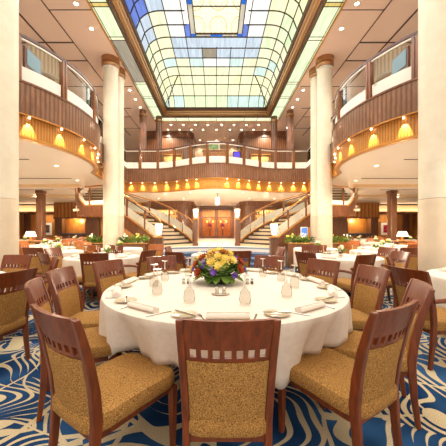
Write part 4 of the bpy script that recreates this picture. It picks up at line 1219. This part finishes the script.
# centre flowers
x,y=px2t(219.5,287); FXY=(x+0.0,y+0.22)
t=empty('flower_arrangement',(FXY[0],FXY[1],ZT),0,'round bowl of yellow, rust and purple flowers in the middle of the large table','flowers'); t.scale=(1.12,1.12,1.15)
MB().lathe([(0.10,0),(0.13,0.02),(0.15,0.06),(0.14,0.065),(0.0,0.06)],n=28).build('bowl','black',t,smooth=True)
rf=random.Random(21)
f=MB(); leaf_blob(f,(0,0,0.05),0.185,0.185,0.18,280,rf,0,0.09); f.build('foliage','leaf',t)
f=MB()
for a in (200,245,262,285,300,330,180):
    q=math.radians(a); p=Vector((0.13*math.cos(q),0.13*math.sin(q),0.08)); d=Vector((math.cos(q),math.sin(q),-0.15)).normalized(); sd=d.cross(Vector((0,0,1))).normalized()
    L=0.12; W=0.035; pts=[p,p+d*L*0.35+sd*W,p+d*L*0.75+sd*W*0.8-Vector((0,0,.02)),p+d*L-Vector((0,0,.035)),p+d*L*0.75-sd*W*0.8-Vector((0,0,.02)),p+d*L*0.35-sd*W]
    f.add(pts+[q_+Vector((0,-0.002,0.004)) for q_ in pts],[(5,4,3,2,1,0),(6,7,8,9,10,11)]+[(i,(i+1)%6,6+(i+1)%6,6+i) for i in range(6)])
f.build('broad_leaf','leaf_bright',t)
def daisy(mb,c,d,r,n,mi):
    d=Vector(d).normalized(); x=d.cross(Vector((0,0,1)));  x=x.normalized() if x.length>0.01 else Vector((1,0,0)); y_=d.cross(x)
    c=Vector(c)
    for layer in range(2):
        for k_ in range(n):
            a=2*PI*(k_+0.5*layer)/n; e=(x*math.cos(a)+y_*math.sin(a)); s_=(x*-math.sin(a)+y_*math.cos(a)); w=r*0.25; rr_=r*(1-0.25*layer); h=d*(0.3+0.25*layer)*r
            b0=c+e*r*0.1; m1=c+e*rr_*0.6+s_*w+h*0.7; tp=c+e*rr_+h; m2=c+e*rr_*0.6-s_*w+h*0.7; u=d*-0.004
            mb.add([b0,m1,tp,m2,b0+u,m1+u,tp+u,m2+u],[(0,1,2,3),(7,6,5,4),(0,4,5,1),(1,5,6,2),(2,6,7,3),(3,7,4,0)],mi)
    mb.ball(c+d*r*0.25,r*0.28,mi,7,4)
def dome(az,el,r=0.228): 
    a=math.radians(az); e=math.radians(el); return (r*1.12*math.cos(e)*math.cos(a),r*1.0*math.cos(e)*math.sin(a),0.06+r*1.05*math.sin(e))
fl=[('yellow_flower','yellow',[(265,50),(250,36),(285,45),(268,28),(282,34),(240,50),(305,40),(200,40),(185,12),(270,72),(235,62),(310,60),(120,60)],0.05),
    ('rust_flower','rust',[(222,12),(318,20),(240,55),(215,45),(330,35),(205,30),(290,62)],0.05),
    ('purple_flower','purple',[(198,18),(232,28),(258,15),(300,8),(335,18),(345,35),(292,40),(245,45),(190,5),(210,65),(320,45)],0.032),
    ('lilac_flower','lilac',[(225,38),(275,25),(310,38),(340,8),(180,30),(262,60),(250,25)],0.03)]
for nm,mm,lst,r_ in fl:
    for az,el in lst:
        p=dome(az,el); f=MB(); daisy(f,p,(p[0],p[1],p[2]-0.04),r_,9,0); f.build(nm,mm,t)
# far tables with chairs
GF='chairs in the far dining bays'
NAM=[]
for (x,y,d) in far:
    for s in (-1,1):
        X=-x if s>0 else x; dd=d if s<0 else d.replace('left','right') if 'right of the left' not in d and 'left of the left' not in d else ('left of the right pillar' if 'right of' in d else 'right of the right pillar')
        if s>0 and abs(X)<3: X=2.95
        place(P_ft.get(),(X,y,0),0,'small pedestal table %s'%dd,'tables of the dining bays')
        cl=P_fc.get(); cl.location=(X,y,0); tag(cl,'white tablecloth on the small table %s'%dd,'tablecloth','tablecloths of the dining bays')
        cl.rotation_euler=(0,0,rr.uniform(0,6))
        v=P_v.get(); place(v,(X+rr.uniform(-.1,.1),y,ZT),rr.uniform(0,6),'small posy of flowers on the table %s'%dd,'posies in the dining bays')
        for k_ in range(2):
            g=P_g.get(); q=rr.uniform(0,6); place(g,(X+0.35*math.cos(q+k_*3),y+0.35*math.sin(q+k_*3),ZT),0,'upturned glass on the %s side of the small table %s'%(('first','opposite')[k_],dd),'glasses on the table '+dd)
            g['label']='upturned glass on the small table %s'%dd
        base=rr.uniform(-25,25)
        for k_,w in enumerate(('near','right','far','left')):
            a=math.radians(base-90+90*k_); R=1.25
            bx,by2=X+R*math.cos(a),y+R*math.sin(a)
            if abs(X)<3.2 and (w in ('far',)): continue
            sx_,sy_=bx-0.285*math.cos(a),by2-0.285*math.sin(a)
            if any(math.hypot(sx_-ox,sy_-oy)<0.6 for ox,oy in SEATS): continue
            if any(math.hypot(sx_-(ox if s<0 else -ox),sy_-oy)<0.9 for ox,oy,_ in far if (ox,oy)!=(x,y)): continue
            if math.hypot(abs(bx)-1.8,by2-8.3)<0.7 or math.hypot(abs(sx_)-2.9,sy_-9.35)<0.7 or math.hypot(abs(sx_)-2.4,sy_-5.55)<1.0: continue
            if math.hypot(abs(bx)-8.22,by2-12.55)<0.6 or math.hypot(abs(bx)-3.7,by2-9.3)<0.9 or math.hypot(abs(bx)-3.9,by2-5.7)<0.75 or math.hypot(abs(bx)-7.9,by2-11.2)<0.6: continue
            chair_at(bx,by2,math.degrees(a)+180,'light wood chair on the %s side of the small table %s'%(w,dd),GF,False,True)
# things on the nearer secondary tables
for (tx,ty,r,nm,aa) in ((-2.35,5.55,0.72,'mid-left table',(-100,-30,45,120,190)),(2.58,5.55,0.76,'mid-right table',(-135,-70,10,90,160)),(0,6.05,0.56,'small middle table',(-100,10,170)),(3.42,3.0,0.85,'right edge table',(180,240,120)),(-3.3,2.85,0.85,'left edge table',(0,60,-60))):
    for q in aa:
        a=math.radians(q); pos={'n':(tx+(r-0.16)*math.cos(a),ty+(r-0.16)*math.sin(a),ZT),'g':(tx+(r-0.4)*math.cos(a+0.3),ty+(r-0.4)*math.sin(a+0.3),ZT)}
        w={0:'right',1:'back',2:'left',3:'near'}[int(((q+45)%360)//90)]
        place(P_n.get(),pos['n'],a+PI/2,'rolled napkin on the %s edge of the %s'%(w,nm),'napkins on the '+nm)
        place(P_g.get(),pos['g'],0,'upturned glass towards the %s of the %s'%(w,nm),'glasses on the '+nm)
    if nm in ('mid-left table','mid-right table'):
        place(P_v.get(),(tx+0.05,ty+0.1,ZT),0,'posy of yellow and white flowers on the %s'%nm)
# white cup at the right edge
t=empty('white_pitcher',(2.78,3.0,ZT),0,'tall white pitcher on the table at the far right edge','pitcher')
MB().lathe([(0.05,0),(0.06,0.02),(0.062,0.14),(0.05,0.2),(0.055,0.24),(0.05,0.24),(0.045,0.2)],n=24).build('body','china',t,smooth=True)
MB().tube([(0.055,0,0.2),(0.1,0,0.19),(0.11,0,0.12),(0.06,0,0.06)],0.008,8).build('handle','china',t,smooth=True)

# ------------------------------------------------------------------ lamps
def make_dl():
    t=empty('recessed_downlight',(0,0,0),0,'x','lamp')
    MB().lathe([(0.055,-0.004),(0.055,0.0)],n=16).build('lens','lamp',t)
    MB().lathe([(0.056,-0.0005),(0.058,-0.01),(0.075,-0.008),(0.078,-0.0005)],n=16).build('ring','pale_trim',t)
    return t
P_d=Pool(make_dl)
def spot(x,y,z,e,size=2.3,col=(1,0.86,0.68),rot=(0,0,0),rad=0.06,blend=0.6):
    l=bpy.data.lights.new('downlight_beam','SPOT'); l.energy=e; l.color=col; l.spot_size=size; l.spot_blend=blend; l.shadow_soft_size=rad
    o=bpy.data.objects.new('downlight_beam',l); C.objects.link(o); o.location=(x,y,z); o.rotation_euler=rot; return o
E_UP=170
for s in (-1,1):
    for i,y in enumerate((1.0,3.4,5.2,6.2,7.1,7.98,10.6,11.5,12.3,13.1)):
        place(P_d.get(),(s*3.72,y,Z_UC-0.001),0,'round downlight in the row along the %s side of the skylight'%side(s),'downlights along the %s of the skylight'%side(s))
        if i in (0,4,6,8): spot(s*3.72,y,Z_UC-0.03,E_UP)
n=0
for y,xs_ in ((15.3,(-2.6,-1.9,-1.2,-0.5,0.3,1.0,1.7,2.4)),(16.05,(-2.9,-2.2,-1.5,-0.8,0,0.8,1.5,2.2,2.9))):
    for x in xs_:
        place(P_d.get(),(x,y-0.03,Z_UC-0.001),0,'round downlight in the upper ceiling beyond the skylight, %s row'%('front' if y<16 else 'rear'),'downlights beyond the skylight, %s row'%('front' if y<16 else 'rear'))
for x in (-1.1,0.0,1.1):
    place(P_d.get(),(x,17.9,Z_UC-0.001),0,'round downlight washing the upper centre wall','downlights at the upper centre wall')
    spot(x,18.0,Z_UC-0.03,60,1.6)
for s in (-1,1): spot(s*6.45,9.6,Z_UC-0.2,60,2.6)
for x in (-3,0,3): spot(x,15.6,Z_UC-0.03,240,2.6)
for s in (-1,1):
    for (x,y) in ((6.5,6.5),(9.0,10.5),(6.0,13.5),(8.0,17),(10.5,7)):
        place(P_d.get(),(s*x,y,Z_UC-0.001),0,'round downlight over the %s upper gallery'%side(s),'downlights over the %s upper gallery'%side(s)); spot(s*x,y,Z_UC-0.03,360,2.8)
    for (x,y) in ((5.2,6.0),(4.6,7.7),(6.6,8.5),(9.0,9.0),(7.4,11.2),(10.6,11.5),(9.5,14.0),(7.2,14.6),(5.2,10.0),(6.0,17.0),(8.0,4.0),(4.8,3.0),(5.4,11.4)):  # last position is an added downlight that brightens the upper stair risers
        place(P_d.get(),(s*x,y,Z_LC-0.001),0,'small downlight in the low ceiling of the %s dining bay'%side(s),'downlights in the low ceiling of the %s bay'%side(s)); spot(s*x,y,Z_LC-0.03,175,2.8)
    place(P_d.get(),(s*12.8,19.5,2.539),0,'small downlight in the %s soffit'%side(s),'downlights in the soffits'); spot(s*12.8,19.5,2.5,40,2.6)
for (x,y) in ((-2.6,13.6),(-1.3,13.2),(1.3,13.2),(2.6,13.6),(-1.9,15.6),(0,16.2),(1.9,15.6),(-1.0,19.6),(0.0,19.8),(1.0,19.6),(-3.4,15.8),(3.4,15.8)):
    place(P_d.get(),(x,y,Z_LC-0.001),0,'small downlight in the ceiling before the entrance doors','downlights before the entrance doors'); spot(x,y,Z_LC-0.03,85,2.7)
for (x,y,z,nx,ny) in SPOTS:
    o=spot(x,y,z+0.05,40,0.95,(1,0.82,0.5),rad=0.015,blend=0.4)
    a=math.atan2(ny,nx); o.rotation_euler=(0,math.radians(24),a)   # tilt towards the gold band
# ------------------------------------------------------------------ world, camera
w=bpy.data.worlds.new('world'); S.world=w; w.use_nodes=True
bg=w.node_tree.nodes['Background']; bg.inputs[0].default_value=(1.0,0.9,0.8,1); bg.inputs[1].default_value=1.2
# daylight falling through the skylight
l=bpy.data.lights.new('skylight_daylight','AREA'); l.shape='RECTANGLE'; l.size=4.6; l.size_y=13; l.energy=470; l.color=(1,0.96,0.9)
o=bpy.data.objects.new('skylight_daylight',l); C.objects.link(o); o.location=(0,6.6,7.6)
cam=bpy.data.cameras.new('camera'); co=bpy.data.objects.new('camera',cam); C.objects.link(co); S.camera=co
co.location=(0,0,HC); co.rotation_euler=(PI/2,0,0); cam.sensor_width=36; cam.lens=36*F/446
cam.shift_x=(223-CX)/446; cam.shift_y=(CY-223)/446; cam.clip_start=0.05; cam.clip_end=100
S.view_settings.view_transform='Standard'; S.view_settings.look='None'; S.view_settings.gamma=1; S.view_settings.exposure=0.4
S.view_settings.use_curve_mapping=False
